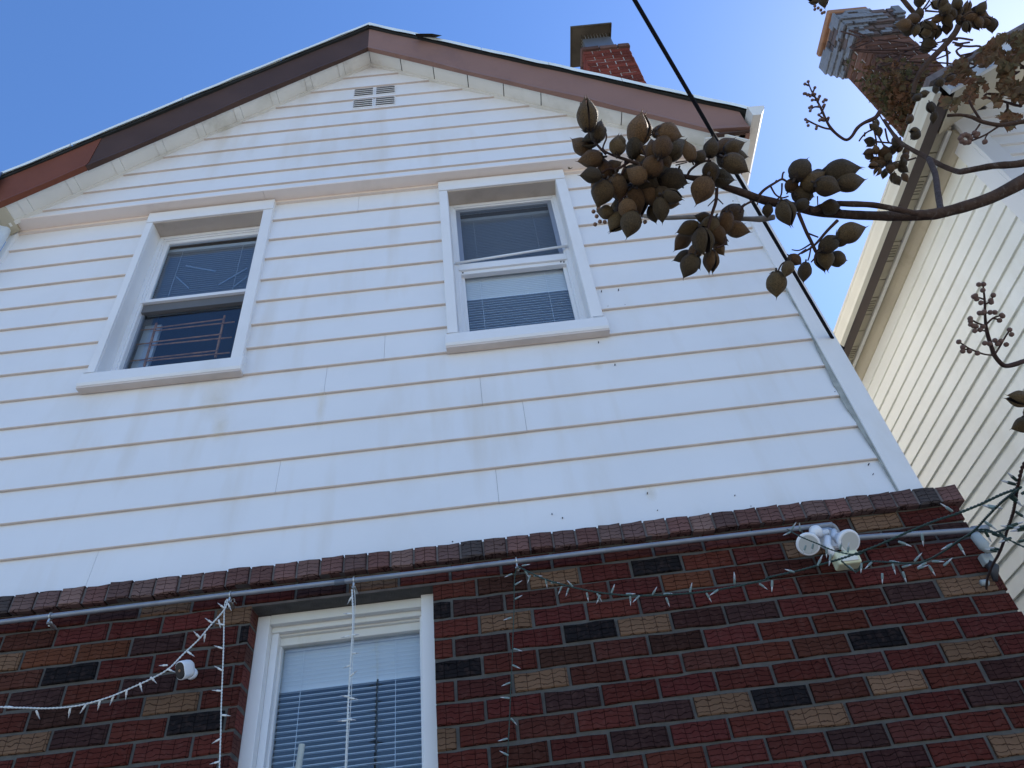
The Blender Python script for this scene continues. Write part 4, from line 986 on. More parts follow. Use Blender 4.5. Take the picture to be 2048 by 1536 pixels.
# second limb, farther off
branch([(2150, 300), (2048, 326), (1985, 332), (1930, 342), (1915, 343), (1890, 334), (1866, 322), (1848, 312), (1825, 300), (1800, 284), (1782, 262), (1768, 240)], [16, 15, 13, 12, 11, 10, 10, 10, 9, 8, 7, 6], [2.2, 2.6])
branch([(1858, 318), (1870, 347), (1875, 380), (1880, 412), (1884, 424)], [11, 13], [2.3, 1.36])
branch([Z4(1560, 190), Z4(1530, 250), Z4(1450, 345), Z4(1370, 425), Z4(1300, 500), Z4(1240, 600), Z4(1220, 700)], [13, 9], 2.5)
branch([Z4(1465, 355), Z4(1475, 420), Z4(1475, 490)], [5, 4], 2.5, m_=M_TWIG, name='twig')
branch([Z4(1240, 112), Z4(1195, 60), Z4(1150, 5), Z4(1100, -60)], [9, 8], 2.5)
branch([(2120, 235), (2048, 243), (2025, 247), (1998, 250), (1963, 243), (1943, 234), (1920, 230), (1895, 231)], [10, 6], 2.6)
branch([(1963, 243), (1945, 215), (1938, 200)], [5, 4], 2.6, m_=M_TWIG, name='twig')
branch([(1960, 248), (1948, 265), (1938, 275)], [4, 3], 2.6, m_=M_TWIG, name='twig'); branch([(1998, 252), (1970, 270), (1940, 283)], [4, 3], 2.6, m_=M_TWIG, name='twig'); branch([ZC(1165, 860), ZC(1145, 890), ZC(1135, 925)], 3, 2.6, m_=M_TWIG, name='twig')
branch([Z4(970, 835), Z4(935, 880), Z4(850, 920), Z4(800, 960), Z4(760, 1020), Z4(720, 1045), Z4(670, 1020), Z4(610, 965), Z4(570, 900), Z4(540, 830), Z4(500, 750), Z4(460, 680), Z4(435, 615)], [9, 8, 7, 7, 6, 6, 6, 6, 5, 5, 4, 3, 2], 2.6, m_=M_TWIG, name='twig')
for pl_ in ([(610, 965), (560, 958), (500, 935), (440, 905), (415, 890)], [(920, 880), (925, 960), (945, 1060), (940, 1110)], [(940, 960), (880, 985), (840, 1020), (815, 1055)], [(860, 990), (855, 1020)], [(945, 990), (1000, 1090), (1020, 1130)], [(1010, 960), (1030, 1050), (1060, 1075)], [(1240, 1180), (1150, 1205), (1090, 1210), (1040, 1230)], [(1130, 1090), (1060, 990), (1000, 910), (970, 860)], [(950, 1060), (1060, 1070)],
            [(520, 800), (480, 800), (450, 825)], [(505, 770), (520, 725)], [(530, 850), (560, 790)], [(540, 880), (515, 860)], [(560, 905), (530, 900)], [(480, 720), (430, 700)], [(500, 750), (465, 745)], [(470, 690), (485, 655)], [(440, 640), (412, 628)], [(575, 920), (590, 885)], [(1190, 110), (1240, 190), (1290, 220)], [(1300, 155), (1400, 120), (1480, 90)], [(1290, 75), (1330, 20), (1350, -20)], [(1310, 70), (1380, 5)], [(1310, 80), (1420, 90)]):
    branch([Z4(*p) for p in pl_], [4, 3], 2.6, m_=M_TWIG, name='twig', n=6)
# twig with flower buds at the right edge
branch([Z6(2150, 1190), Z6(2048, 1205), Z6(1990, 1225), Z6(1920, 1240), Z6(1880, 1225), Z6(1830, 1165), Z6(1800, 1085), Z6(1775, 1000), Z6(1762, 930), Z6(1757, 850), Z6(1755, 770), Z6(1748, 690), Z6(1742, 640)], [10, 10, 10, 9, 9, 8, 8, 7, 6, 5, 5, 4, 3], [1.7, 1.6], m_=M_TWIG, name='twig')
for pl_ in ([(1820, 1160), (1740, 1150), (1640, 1110), (1570, 1065)], [(1832, 1150), (1870, 1090), (1910, 1020), (1940, 975)], [(1765, 940), (1700, 920), (1650, 890)], [(1768, 985), (1740, 975), (1690, 978)], [(1765, 930), (1820, 880), (1880, 865)], [(1820, 885), (1865, 895)], [(1757, 850), (1720, 845)], [(1757, 845), (1830, 842)], [(1755, 780), (1800, 755), (1815, 720)], [(1755, 745), (1700, 725)], [(1640, 1110), (1595, 1120)]):
    branch([Z6(*p) for p in pl_], [4, 3], 1.6, m_=M_TWIG, name='twig', n=6)

def bud_mesh():
    q = MB(); n = 8
    prof = [(0, .15), (.12, .6), (.4, .98), (.7, .9), (.92, .5), (1.0, .05)]
    q.tube_r([Vector((0, 0, d)) for d, r in prof], [r*.5 for d, r in prof], Vector((0, 0, 1)), n)
    me = bpy.data.meshes.new('flower_bud'); me.from_pydata([tuple(v) for v in q.v], [], q.f); me.materials.append(M_BUD)
    me.polygons.foreach_set('use_smooth', [True]*len(me.polygons)); return me
BUDM = bud_mesh(); BUDM2 = BUDM.copy(); BUDM2.materials.clear(); BUDM2.materials.append(mat('orange_brown_bud', (.30, .16, .09), .7))
def bud(px, py, d, size, me=None):
    p = at(px, py, d); s = size*d/FPX
    rot = Vector((random.gauss(0, 1), random.gauss(0, 1), random.gauss(0, 1))).to_track_quat('Z', 'Y').to_matrix().to_4x4()
    link('flower_bud', me or BUDM, tree, M=Matrix.Translation(p) @ rot @ Matrix.Scale(s, 4) @ Matrix.Translation((0, 0, -.5)))
for x, y in [(1710,632),(1745,630),(1740,675),(1685,715),(1672,722),(1695,740),(1725,768),(1818,712),(1800,750),(1803,765),(1715,845),(1750,835),(1740,845),(1795,840),(1830,840),(1880,860),(1888,868),(1865,900),(1645,885),(1648,905),(1650,930),(1670,940),(1690,945),(1740,945),(1680,978),(1720,970),(1560,1060),(1590,1100),(1590,1130),(1640,1130),(1700,1145),(1755,1070),(1790,1075),(1830,1050),(1850,1075),(1875,1055),(1915,1080),(1940,970),(1955,1005)]:
    bud(*Z6(x, y), 1.6, 10.5)
for x, y in [(435,610),(410,628),(415,700),(430,710),(405,700),(485,655),(470,700),(450,718),(485,705),(465,748),(520,720),(505,740),(560,745),(548,760),(570,748),(555,785),(548,795),(515,795),(460,795),(445,805),(450,828),(515,858),(525,895),(540,893),(550,885),(585,882),(520,900),(415,893),(428,912),(435,938),(500,945),(495,962),(485,45),(485,70),(510,60),(530,75),(540,98),(555,92)]:
    bud(*Z4(x, y), 2.6, 6.5)
for x, y in [(270,785),(290,815),(280,865),(310,848),(340,850),(302,752),(560,850),(590,850),(622,822),(555,820),(300,770)]:
    bud(*Z5(x, y), 1.42, 9, BUDM2)
for x, y in [(885,905),(905,880),(935,868),(965,880),(985,905),(970,945),(935,950),(900,935),(1030,850),(1060,860),(1045,880),(1135,940)]:
    bud(*ZC(x, y), 2.6, 11)

# pods: pointed capsules with a seam, some split open
def pod_mesh(name, split=0.0, fat=.40):
    q = MB(); nr, na = 12, 20
    def prof(t):   # t 0 base .. 1 tip
        u = 2*min(t, 1)-1; r = max(0, 1-abs(u+.04)**2.15)**.56
        return max(r*fat*(1-.30*max(0, t-.6)/.4), .014)
    for half in (-1, 1):
        o = len(q.v)
        for i in range(nr+1):
            t = i/nr; r = prof(t); zt = t+(.07*max(0, t-.9)/.1)
            open_ = split*max(0, t-.12)**1.3
            for j in range(na//2+1):
                th = math.pi*j/(na//2); c, s_ = math.cos(th), math.sin(th)
                groove = 1-.11*math.exp(-((th)/.22)**2)-.11*math.exp(-((math.pi-th)/.22)**2)-.05*math.exp(-((th-math.pi/2)/.15)**2)+.018*math.sin(th*9+t*4)
                x = r*c*groove*(1.0); y = half*(r*s_*groove*.92+open_+.0015)
                q.v.append(Vector((x, y, zt)))
        w_ = na//2+1
        for i in range(nr):
            for j in range(w_-1): q.f.append([o+i*w_+j, o+i*w_+j+1, o+(i+1)*w_+j+1, o+(i+1)*w_+j]); q.mi.append(0)
        if split > 0:      # inner wall of the valve
            o2 = len(q.v)
            for i in range(nr+1):
                t = i/nr; r = prof(t)*.9; zt = t+(.07*max(0, t-.9)/.1); open_ = split*max(0, t-.12)**1.3
                for j in range(w_):
                    th = math.pi*j/(na//2); q.v.append(Vector((r*math.cos(th), half*(r*.80*math.sin(th)+open_+.004), zt-.005)))
            for i in range(nr):
                for j in range(w_-1): q.f.append([o2+i*w_+j, o2+(i+1)*w_+j, o2+(i+1)*w_+j+1, o2+i*w_+j+1]); q.mi.append(1)
            for i in range(nr):
                for a_ in (0, w_-1): q.f.append([o+i*w_+a_, o+(i+1)*w_+a_, o2+(i+1)*w_+a_, o2+i*w_+a_]); q.mi.append(0)
    # thin hooked beak
    for half in ((-1, 1) if split > .02 else (1,)):
        e = split*.85*half
        q.m = 0; q.tube([Vector((0, e, 1.0)), Vector((0, e, 1.07)), Vector((.012, e*1.05, 1.13)), Vector((.05, e*1.2, 1.19))], [.05, .022, .010, .003], 5)
    # calyx
    q.m = 2
    for k in range(5):
        a = 2*math.pi*k/5; d = Vector((math.cos(a), math.sin(a), 0)); tn = Vector((-d.y, d.x, 0))
        q.add([Vector((0, 0, -.03)), d*.16+tn*.10+Vector((0, 0, .0)), d*.30+Vector((0, 0, .10)), d*.16-tn*.10], [(0, 1, 2, 3)])
    q.tube([Vector((0, 0, .03)), Vector((0, 0, -.18))], [.06, .045], 6)
    me = bpy.data.meshes.new(name); me.from_pydata([tuple(v) for v in q.v], [], q.f)
    for m_ in (M_POD, M_PODIN, M_CALYX): me.materials.append(m_)
    for p, k in zip(me.polygons, q.mi): p.material_index = k; p.use_smooth = True
    return me
PODS = [pod_mesh('seed_pod', 0, .42), pod_mesh('seed_pod', 0, .46), pod_mesh('seed_pod', .05, .42), pod_mesh('seed_pod', .13, .41)]
def pod(px, py, length, ang, d, kind=None, away=None, spin=None, jit=.05, tint=1):
    a = math.radians(ang); wv = away if away is not None else random.uniform(-.35, .35)
    dirv = (RT*math.cos(a)+UP*math.sin(a)+FW*wv).normalized()
    L_ = length*d/FPX*1.0/math.sqrt(max(.3, 1-wv*wv*.8)); dd = d+random.uniform(-jit, jit)
    p = at(px, py, dd)
    rot = dirv.to_track_quat('Z', 'Y').to_matrix().to_4x4() @ Matrix.Rotation(spin if spin is not None else random.uniform(0, 6.28), 4, 'Z')
    me = PODS[kind] if kind is not None else random.choice([PODS[0], PODS[1], PODS[2], PODS[2], PODS[3], PODS[3]])
    fat = random.uniform(.82, 1.06)
    o = link('seed_pod', me, tree, M=Matrix.Translation(p) @ rot @ Matrix.Diagonal((L_*fat, L_*fat, L_, 1)) @ Matrix.Translation((0, 0, -.5)))
    k = random.uniform(.75, 1.2)*tint; c = random.choice([(.12, .074, .030), (.15, .078, .030), (.085, .056, .026), (.14, .092, .040), (.19, .105, .044)])
    o.color = (c[0]*k, c[1]*k, c[2]*k, 1)
# (x, y, length, direction of the tip, variant) read off an enlarged part of the photograph
A = [(232,190,190,95,2),(555,285,200,78,3),(300,290,130,75,0),(195,380,140,140,1),(255,345,110,200,3),(420,375,120,85,1),(255,460,150,190,0),(735,300,150,-12,0),(690,290,120,20,1),(755,400,190,35,0),(700,380,150,70,1),(600,445,185,160,2),(865,415,120,110,0),(930,445,90,60,1),
     (1000,390,120,80,2),(1085,385,160,40,2),(1140,385,120,20,0),(1150,490,165,-30,0),(1090,470,130,-60,1),(945,650,170,-112,0),(1065,580,140,-10,1),(1170,440,110,-5,0),(1000,540,120,-80,1),(255,560,125,185,1),(340,520,120,100,0),(390,510,110,30,1),(325,670,160,-110,1),(420,635,160,-80,2),(590,590,180,-30,2),(540,560,130,150,1),(760,590,180,-8,0),(700,560,130,20,1),
     (540,720,170,-75,3),(690,770,150,-85,0),(620,690,130,-60,1),(755,690,120,-12,3),(700,680,120,-30,0),(750,725,110,-10,0),(345,790,100,170,1),(415,850,140,-125,2),(500,860,160,-105,0),(450,800,130,-70,1),(640,500,150,60,1),(700,470,150,90,0),(440,290+60,70,90,1),(640,400,120,100,1),(570,650,120,-40,1),(640,800,110,-75,0),(480,770,130,-90,1)]
for x, y, l, a, k in A: pod(*Z5(x, y), l/3.103, a, 1.30, k)
for k in range(16):
    x, y = random.gauss(520, 150), random.gauss(560, 130)
    if 200 < x < 800 and 320 < y < 860 and abs((y-520)-(x-480)*.0) < 300 and not (x > 700 and y > 760): pod(*Z5(x, y), random.uniform(105, 145)/3.103, random.uniform(-160, 160), 1.36, None)
B = [(1120,815,175,-140,1),(1160,895,150,-12,0),(955,825,100,160,1),(860,890,140,200,0),(825,965,150,-130,0),(950,965,160,-80,3),(1040,930,130,-60,0),(1060,960,90,-40,1),(830,1065,120,200,0),(865,1120,140,-115,2),(1000,1090,130,-88,3),(1050,1015,90,-60,1),(900,1040,110,-100,1),(1090,860,150,-100,0),(900,1095,100,-60,0),(990,880,130,-120,1)]
for x, y, l, a, k in B: pod(*Z5(x, y), l/3.103, a, 1.36, k)
Cc = [(1555,525,165,55,0),(1630,600,150,40,1),(1660,570,120,20,3),(1800,540,200,8,3),(1860,605,170,10,0),(1720,630,150,-20,0),(1760,580,130,15,1),(1570,680,140,-5,1),(1465,790,150,-70,2),(1350,780,80,-90,1),(1735,757,120,172,0),(1560,745,90,-150,1),(1500,620,100,60,1)]
for x, y, l, a, k in Cc: pod(*Z5(x, y), l/3.103, a, 1.30, k)
Dd = [(1865,915,150,18,0),(1735,985,150,35,1),(1700,1080,140,-80,3),(1785,1080,120,-5,0),(1580,1160,120,-100,0),(1520,1085,90,-30,1),(1475,1140,100,-110,1),(1405,1235,150,-95,0),(1805,960,120,-140,1)]
for x, y, l, a, k in Dd: pod(*Z5(x, y), l/3.103, a, 1.30, k)
for x, y, a in [(505,675,170),(525,700,215),(770,670,80),(790,690,60),(570,765,100),(500,795,190),(500,830,185),(640,795,80),(670,780,110),(740,770,60),(755,750,80),(820,750,60),(880,785,100),(560,870,200),(630,900,150),(700,900,60),(770,930,20),(850,900,100),(590,985,-120),(545,925,190),(660,1010,-110),(750,1050,-100),(790,1080,-60),(870,1050,-70),(850,960,-40),(600,930,180),(720,960,-80),(640,850,140),(870,840,60),(700,840,80),(575,500,80),(600,580,-80),(550,530,150)]:
    pod(*ZB(x, y), random.uniform(88, 108)/5.12, a, 2.6, None, tint=.75)
for x, y, a in [(1040,590,20),(1050,620,-20),(960,700+40,0)]: pass
F_ = [(1265,100,100),(1215,150,190),(1285,200,70),(1150,185,170),(1180,225,200),(1395,35,150),(1460,65,60),(1400,140,200),(1335,190,150),(1475,150,-60),(1475,205,-90),(1390,245,-100),(1550,75,90),(1625,50,80),(1570,150,-60),(1620,200,-80),(1640,130,20),(1700,80,0),(1730,60,60),(1700,170,-60),(1810,190,-90),(1310,240,-160),(1500,105,100),(1440,30,100),(1545,30,120),(1270,5,-90),(480,5,190),(550,5,-80),(1620,100,0),(1680,130,-20),(1730,110,-10),(1450,120,30),(1360,200,-40),(1240,230,-100),(1330,285,-60),(1765,165,-30),(1340,330,-20),(1320,355,20)]
for x, y, a in F_: pod(*Z4(x, y), random.uniform(80, 105)/3.737, a, 2.0, None, tint=.85)
for x, y, a in [(2040, 798, 170), (2046, 850, 200), (2070, 820, 30)]: pod(x, y, 42, a, 1.5, 3 if y < 810 else 0)
for x, y, a in [(1835,195,20),(1848,188,15),(1820,238,60),(1832,270,40),(1868,235,-90),(1862,215,-60),(1880,165,20),(1900,155,30),(1872,178,-100),(1829,262,180)]: pod(x, y, 21, a, 2.3, None, tint=.7)

# ================================================================== FITTINGS ON THE FRONT WALL
# conduit with couplings and clips
cd_ = thing('conduit_pipe', (-.2, -.15, 3.085), 'grey electrical conduit running along the wall under the projecting brick course', 'conduit')
yC = -.155
q = MB(); q.tube(smooth_path([(-2.6, yC, 3.085), (-1.2, yC, 3.088), (-.24, yC, 3.085), (.6, yC, 3.086), (1.24, yC, 3.083), (1.295, yC, 3.081), (1.318, yC+.012, 3.07), (1.326, yC+.03, 3.03)], 5), .0105, 12); q.build('pipe', M_CONDUIT, cd_, smooth=True)
q = MB(); q.tube(smooth_path([(1.36, yC, 3.012), (1.5, yC, 3.004), (1.82, yC, 2.985), (1.895, yC, 2.985)], 5), .0115, 12); q.build('pipe', M_CONDUIT, cd_, smooth=True)
for x in (1.865,): q = MB(); q.tube([(x-.03, yC, 2.985), (x+.03, yC, 2.985)], .0155, 12); q.build('coupling', M_CONDUIT, cd_, smooth=True)
tx = on_y(680, 1163, yC).x; q = MB(); q.tube([(tx-.02, yC, 3.086), (tx+.02, yC, 3.086)], .0116, 12); q.build('tape', mat('faded_tape', (.10, .12, .15), .5), cd_)
for (px, py) in ((101, 1235), (461, 1192), (1033, 1124), (708, 1160)):
    x = on_y(px, py, yC).x
    q = MB(); q.tube([Vector((x, yC+.013*math.cos(t), 3.086+.013*math.sin(t))) for t in [i*math.pi/6 for i in range(13)]], .003, 6, cap=False)
    q.box(x-.007, x+.007, yC-.002, -.10, 3.055, 3.060); q.tube([(x, yC-.004, 3.074), (x, yC-.006, 3.058), (x+.004, yC-.012, 3.052)], .004, 6)
    q.build('pipe_clip', M_STEEL, cd_)
for i, (px, py, lab) in enumerate(((101, 1246, 'small steel screw eye below the conduit at the far left'), (466, 1200, 'small steel screw eye below the conduit left of the ground floor window'), (1036, 1135, 'small steel screw eye holding the green string lights'), (707, 1180, 'black cup hook over the ground floor window holding the white strand'))):
    p = on_y(px, py, -.14)
    q = MB(); q.tube([p+Vector((0, .04, .004)), p+Vector((0, .006, .004))], .0018, 6); q.tube([p+Vector((.007*math.cos(t), 0, -.004+.009*math.sin(t))) for t in [j*math.pi/7-.6 for j in range(14)]], .0019, 6, cap=False)
    tag(q.build('screw_hook', M_STEEL if i < 3 else M_TAPE), lab, 'hook', 'small hooks under the conduit')

# twin floodlight with motion sensor
fl = thing('floodlight', (1.26, -.11, 3.0), 'white twin-lamp security floodlight with a yellow-lit motion sensor on the brick', 'floodlight')
def lp(px, py, y): return on_y(px, py, y)
bxp = lp(1662, 1072, -.13)
q = MB(); q.lathe(bxp+Vector((0, .03, 0)), (0, -1, 0), [(0, .052), (.02, .052), (.028, .045), (.03, .01)], 24); q.build('base_plate', M_PLASTIC, fl, smooth=False)
for (px, py, R_, dx) in ((1617, 1089, .045, -.2), (1700, 1083, .046, .12)):
    c = lp(px, py, -.235); ax = Vector((dx, -.62, -.55)).normalized()
    q = MB(); q.lathe(c-ax*.075, ax, [(0, .012), (.006, .024), (.03, .027), (.05, R_*.9), (.066, R_), (.072, R_*.98), (.075, R_*.86), (.071, R_*.6), (.070, .003)], 28); q.build('lamp_head', M_PLASTIC, fl, smooth=True)
    q = MB(); q.tube([bxp+Vector((dx*.08, -.02, .01)), c-ax*.085+Vector((0, .01, .01)), c-ax*.07], [.013, .015, .016], 10); q.build('arm', M_PLASTIC, fl, smooth=True)
    q = MB(); q.lathe(c+ax*.0002, ax, [(0, R_*.8), (.001, R_*.78)], 24); q.build('lens', mat('frosted_lens', (.50, .51, .49), .3) if dx < 0 else bpy.data.materials['frosted_lens'], fl)
q = MB(); c = lp(1632, 1063, -.21); q.lathe(c, (-.1, -.7, -.5), [(-.03, .008), (-.02, .022), (0, .025), (.015, .022), (.026, .008)], 18); q.build('swivel', M_PLASTIC, fl, smooth=True)
q = MB(); q.tube([lp(1655, 1075, -.19), lp(1655, 1092, -.2), lp(1668, 1112, -.2)], [.014, .016, .016], 10); q.build('sensor_neck', M_PLASTIC, fl, smooth=True)
c = lp(1694, 1120, -.2); q = MB(); q.box(c.x-.046, c.x+.044, -.225, -.165, c.z-.026, c.z+.028); q.build('motion_sensor', M_YELLOWLIT, fl, bevel=.008)
q = MB(); q.box(c.x-.034, c.x+.032, -.229, -.222, c.z-.018, c.z+.006); q.build('sensor_window', mat('sensor_film', (.7, .68, .6), .5), fl, bevel=.002)

# security camera
sc_ = thing('security_camera', (-1.2, -.12, 2.78), 'small white security camera with a black oval face on the brick wall', 'camera')
cc = on_y(362, 1341, -.22); ax = (Vector((-.35, -1.0, -.55))).normalized(); sx = ax.cross(Vector((0, 0, 1))).normalized(); su = sx.cross(ax)
def oval_body(mb, c, ax, sx, su, prof, n=28):
    o = len(mb.v)
    for d, s in prof:
        for j in range(n):
            t = 2*math.pi*j/n; ct_, st_ = math.cos(t), math.sin(t)
            # stadium shape
            xx = .0205*s*ct_; zz_ = .0205*s*st_+(.0125*s if st_ > 0 else -.0125*s)
            mb.v.append(c+ax*d+sx*xx+su*zz_)
    for i in range(len(prof)-1):
        for j in range(n): mb.f.append([o+i*n+j, o+i*n+(j+1) % n, o+(i+1)*n+(j+1) % n, o+(i+1)*n+j]); mb.mi.append(mb.m)
    mb.f.append([o+j for j in range(n)]); mb.mi.append(mb.m); mb.f.append([o+(len(prof)-1)*n+j for j in range(n)]); mb.mi.append(mb.m)
q = MB(); oval_body(q, cc, ax, sx, su, [(-.058, .35), (-.055, .7), (-.045, .92), (-.03, 1.0), (0, 1.0), (.004, .97), (.005, .9)]); q.build('body', M_PLASTIC, sc_, smooth=True)
q = MB(); oval_body(q, cc, ax, sx, su, [(.0045, .90), (.0065, .88), (.007, .8)]); q.build('face', M_BLACKGL, sc_)
q = MB(); q.lathe(cc+ax*.007, ax, [(0, .0045), (.0015, .0045), (.0017, .003), (.001, .002)], 16); q.build('lens', M_BRASS, sc_)
q = MB(); mp_ = on_y(382, 1346, -.115); q.lathe(mp_+Vector((0, .012, 0)), (0, -1, 0), [(0, .021), (.008, .021), (.012, .017), (.014, .008)], 24); q.tube([mp_+Vector((0, 0, 0)), mp_+Vector((-.006, -.03, .002)), cc-ax*.045], [.008, .008, .012], 10); q.build('mount', M_PLASTIC, sc_, smooth=False)

# ------------------------------------------------------------------ string lights
def bulb_mesh(name, sockm, big=1.0):
    q = MB(); q.m = 0; q.tube_r([Vector((0, 0, z)) for z in (0, .002, .016, .018)], [.0026, .0034, .0036, .0030], Vector((0, 0, 1)), 8)
    q.m = 1; q.tube_r([Vector((0, 0, z)) for z in (.017, .024, .029, .034)], [.0024, .0022, .0014, .0003], Vector((0, 0, 1)), 8)
    me = bpy.data.meshes.new(name); me.from_pydata([tuple(v) for v in q.v], [], q.f); me.materials.append(sockm); me.materials.append(M_BULB)
    for p, k in zip(me.polygons, q.mi): p.material_index = k; p.use_smooth = True
    return me
GB = bulb_mesh('bulb', M_GSOCK); WB = bulb_mesh('bulb', M_WSOCK); DB = bulb_mesh('bulb', M_GWIRE)
def string_lights(label, pts, ds, wm, bulbs, me, r=.0018, twist=True, grp='string lights strung along the front of the house', scale=1.0):
    """pts photo px, ds depth; bulbs = (x, y, angle in the picture) list or spacing"""
    t = thing('string_lights', at(*pts[0], ds[0]), label, 'string lights', grp)
    P = smooth_path([at(x, y, d) for (x, y), d in zip(pts, ds)], 14)
    L_ = [0]
    for a, c in zip(P[:-1], P[1:]): L_.append(L_[-1]+(c-a).length)
    for ph in ((0, math.pi) if twist else (0,)):
        q = MB(); W = []
        # fine resample for the twist
        for i in range(len(P)-1):
            tv = (P[i+1]-P[i]).normalized(); a = tv.orthogonal().normalized(); c = tv.cross(a)
            k = max(1, int((L_[i+1]-L_[i])/.004)) if twist else 1
            for j in range(k):
                s = L_[i]+(L_[i+1]-L_[i])*j/k; th = s/.012*math.pi+ph
                W.append(P[i].lerp(P[i+1], j/k)+((a*math.cos(th)+c*math.sin(th))*r*.85 if twist else Vector((0, 0, 0))))
        W.append(P[-1]); q.tube(W, r, 5); q.build('wire', wm, t, smooth=True)
    for x, y, a in bulbs:
        # nearest point of the wire as seen gives the depth
        best = min(P, key=lambda p: (((p-CAM).dot(RT)/(p-CAM).dot(FW)*FPX+1024-x)**2+(768-(p-CAM).dot(UP)/(p-CAM).dot(FW)*FPX-y)**2))
        d = (best-CAM).dot(FW); an = math.radians(a)
        dv = (RT*math.cos(an)+UP*math.sin(an)+FW*random.uniform(-.3, .15)).normalized()
        p = at(x, y, d)
        link('bulb', me, t, M=Matrix.Translation(p) @ dv.to_track_quat('Z', 'Y').to_matrix().to_4x4() @ Matrix.Scale(scale, 4))
    return t
wd = lambda px, py, Y=-.15: (on_y(px, py, Y)-CAM).dot(FW)
# white strand: swag on the left
ZL = lambda x, y: (x/3.523, 1100+y/3.523)
pl_ = [ZL(1605, 350), ZL(1580, 420), ZL(1480, 535), ZL(1400, 630), ZL(1290, 735), ZL(1190, 835), ZL(1080, 900), ZL(940, 965), ZL(760, 1040), ZL(560, 1095), ZL(360, 1115), ZL(180, 1112), ZL(20, 1108), ZL(-60, 1090)]
string_lights('white string lights swagging down to the left across the brick past the small camera', pl_, [wd(*p, -.16-.012*i) for i, p in enumerate(pl_)], M_WWIRE,
    [(*ZL(x, y), a) for x, y, a in [(1605,375,-60),(1580,410,135),(1540,490,-70),(1495,515,140),(1445,590,-95),(1405,615,125),(1320,715,-30),(1180,812,185),(1180,840,-15),(1060,895,-50),(985,935,-70),(893,985,-90),(800,1030,-110),(705,1060,-100),(605,1090,-120),(495,1115,-98),(255,1130,-70),(90,1110,175)]], WB, r=.0019)
pl_ = [(455, 1198), (449, 1215), (447, 1300), (443, 1400), (441, 1480), (438, 1560)]
string_lights('thin white strand hanging straight down just left of the ground floor window', pl_, [wd(*p, -.16) for p in pl_], M_WWIRE,
    [(445,1297,160),(444,1341,150),(443,1382,170),(444,1430,0),(440,1478,210),(440,1523,190),(449,1250,170)], WB, r=.0016)
pl_ = [(704, 1179), (706, 1240), (701, 1330), (697, 1400), (694, 1470), (690, 1560)]
string_lights('doubled white strand hanging in front of the ground floor window', pl_, [wd(*p, -.16) for p in pl_], M_WWIRE,
    [(703,1194,-120),(704,1228,175),(702,1271,10),(699,1272,190),(702,1307,5),(701,1352,40),(699,1393,170),(699,1396,-10),(695,1438,0),(694,1441,180)], WB, r=.0022)
pl_ = [(709, 1179), (710, 1215), (706, 1300), (702, 1400), (697, 1470), (692, 1560)]
string_lights('second thread of white wire looped from the black hook over the window', pl_, [wd(*p, -.155) for p in pl_], M_WWIRE, [(703, 1330, 200)], WB, r=.0014, twist=False)
# green strand: vertical
Z8 = lambda x, y: (850+x/3.84, 1136+y/3.84)
pl_ = [(1034, 1132), (1029, 1160), (1028, 1220), (1026, 1270), (1024, 1330), (1021, 1390), (1019, 1440), (1016, 1500), (1014, 1560)]
string_lights('thin dark green strand hanging straight down the brick right of the window', pl_, [wd(*p, -.15) for p in pl_], M_GWIRE,
    [(*Z8(x, y), a) for x, y, a in [(670,45,200),(690,130,30),(690,240,30),(665,380,200),(680,620,-10),(670,745,-25),(655,880,200),(650,1000,175),(660,1155,-50),(635,1310,190),(640,1440,150)]], DB and GB, r=.0013)
# green swag going right and coming towards the tree
ZM = lambda x, y: (900+x/2.926, 1000+y/2.926)
Z7b = lambda x, y: (1448+x/3.413, 900+y/3.413)
pl_ = [(1036, 1132), ZM(440, 410), ZM(560, 465), ZM(740, 515), ZM(900, 545), ZM(1100, 560), ZM(1300, 552), ZM(1500, 535), ZM(1700, 500), ZM(1850, 465), Z7b(300, 870), Z7b(500, 825), Z7b(700, 770), Z7b(850, 725), Z7b(1050, 650), Z7b(1300, 540), Z7b(1450, 480), Z7b(1600, 430), Z7b(1750, 370), Z7b(1900, 300), Z7b(2030, 255)]
n_ = len(pl_); d0 = wd(1036, 1132); ds = [d0+(1.55-d0)*(i/(n_-1))**.9 for i in range(n_)]
string_lights('dark green string lights swagging across the brick from the hook up to the upper right', pl_, ds, M_GWIRE,
    [(*ZM(x, y), a) for x, y, a in [(420,385,10),(440,415,-60),(470,440,-110),(490,445,0),(560,465,-80),(590,485,0),(655,505,-115),(695,515,-110),(720,510,130),(800,540,-80),(880,555,-115),(860,545,-60),(945,545,70),(1030,550,0),(1055,560,-90),(1110,560,-140),(1185,555,65),(1250,550,0),(1265,570,-70),(1405,540,80),(1500,545,-60),(1570,525,-145),(1665,490,92),(1810,490,-35),(1885,470,-95)]] +
    [(*Z7b(x, y), a) for x, y, a in [(72,905,92),(480,835,160),(640,790,68),(730,710,-100),(1190,625,-20),(1350,570,-80),(1560,420,145)]], GB, r=.0020, scale=1.0)
pl_ = [Z7b(430, 540), Z7b(520, 590), Z7b(640, 640), Z7b(760, 690), Z7b(900, 715), Z7b(960, 690)]
string_lights('short tangle of green string lights across the twin floodlight', pl_, [2.75, 2.6, 2.5, 2.45, 2.4, 2.35], M_GWIRE, [(*Z7b(x, y), a) for x, y, a in [(455,560,200),(520,555,100),(610,640,-100),(700,670,-90),(790,680,80),(845,700,80),(560,650,-110),(460,545,60)]], GB, r=.0016)
pl_ = [Z7b(800, 755), Z7b(900, 830), Z7b(960, 765), Z7b(1130, 765), Z7b(1300, 775), Z7b(1400, 745), Z7b(1500, 690), Z7b(1600, 620), Z7b(1700, 555), Z7b(1800, 450), Z7b(1900, 350), Z7b(2010, 268)]
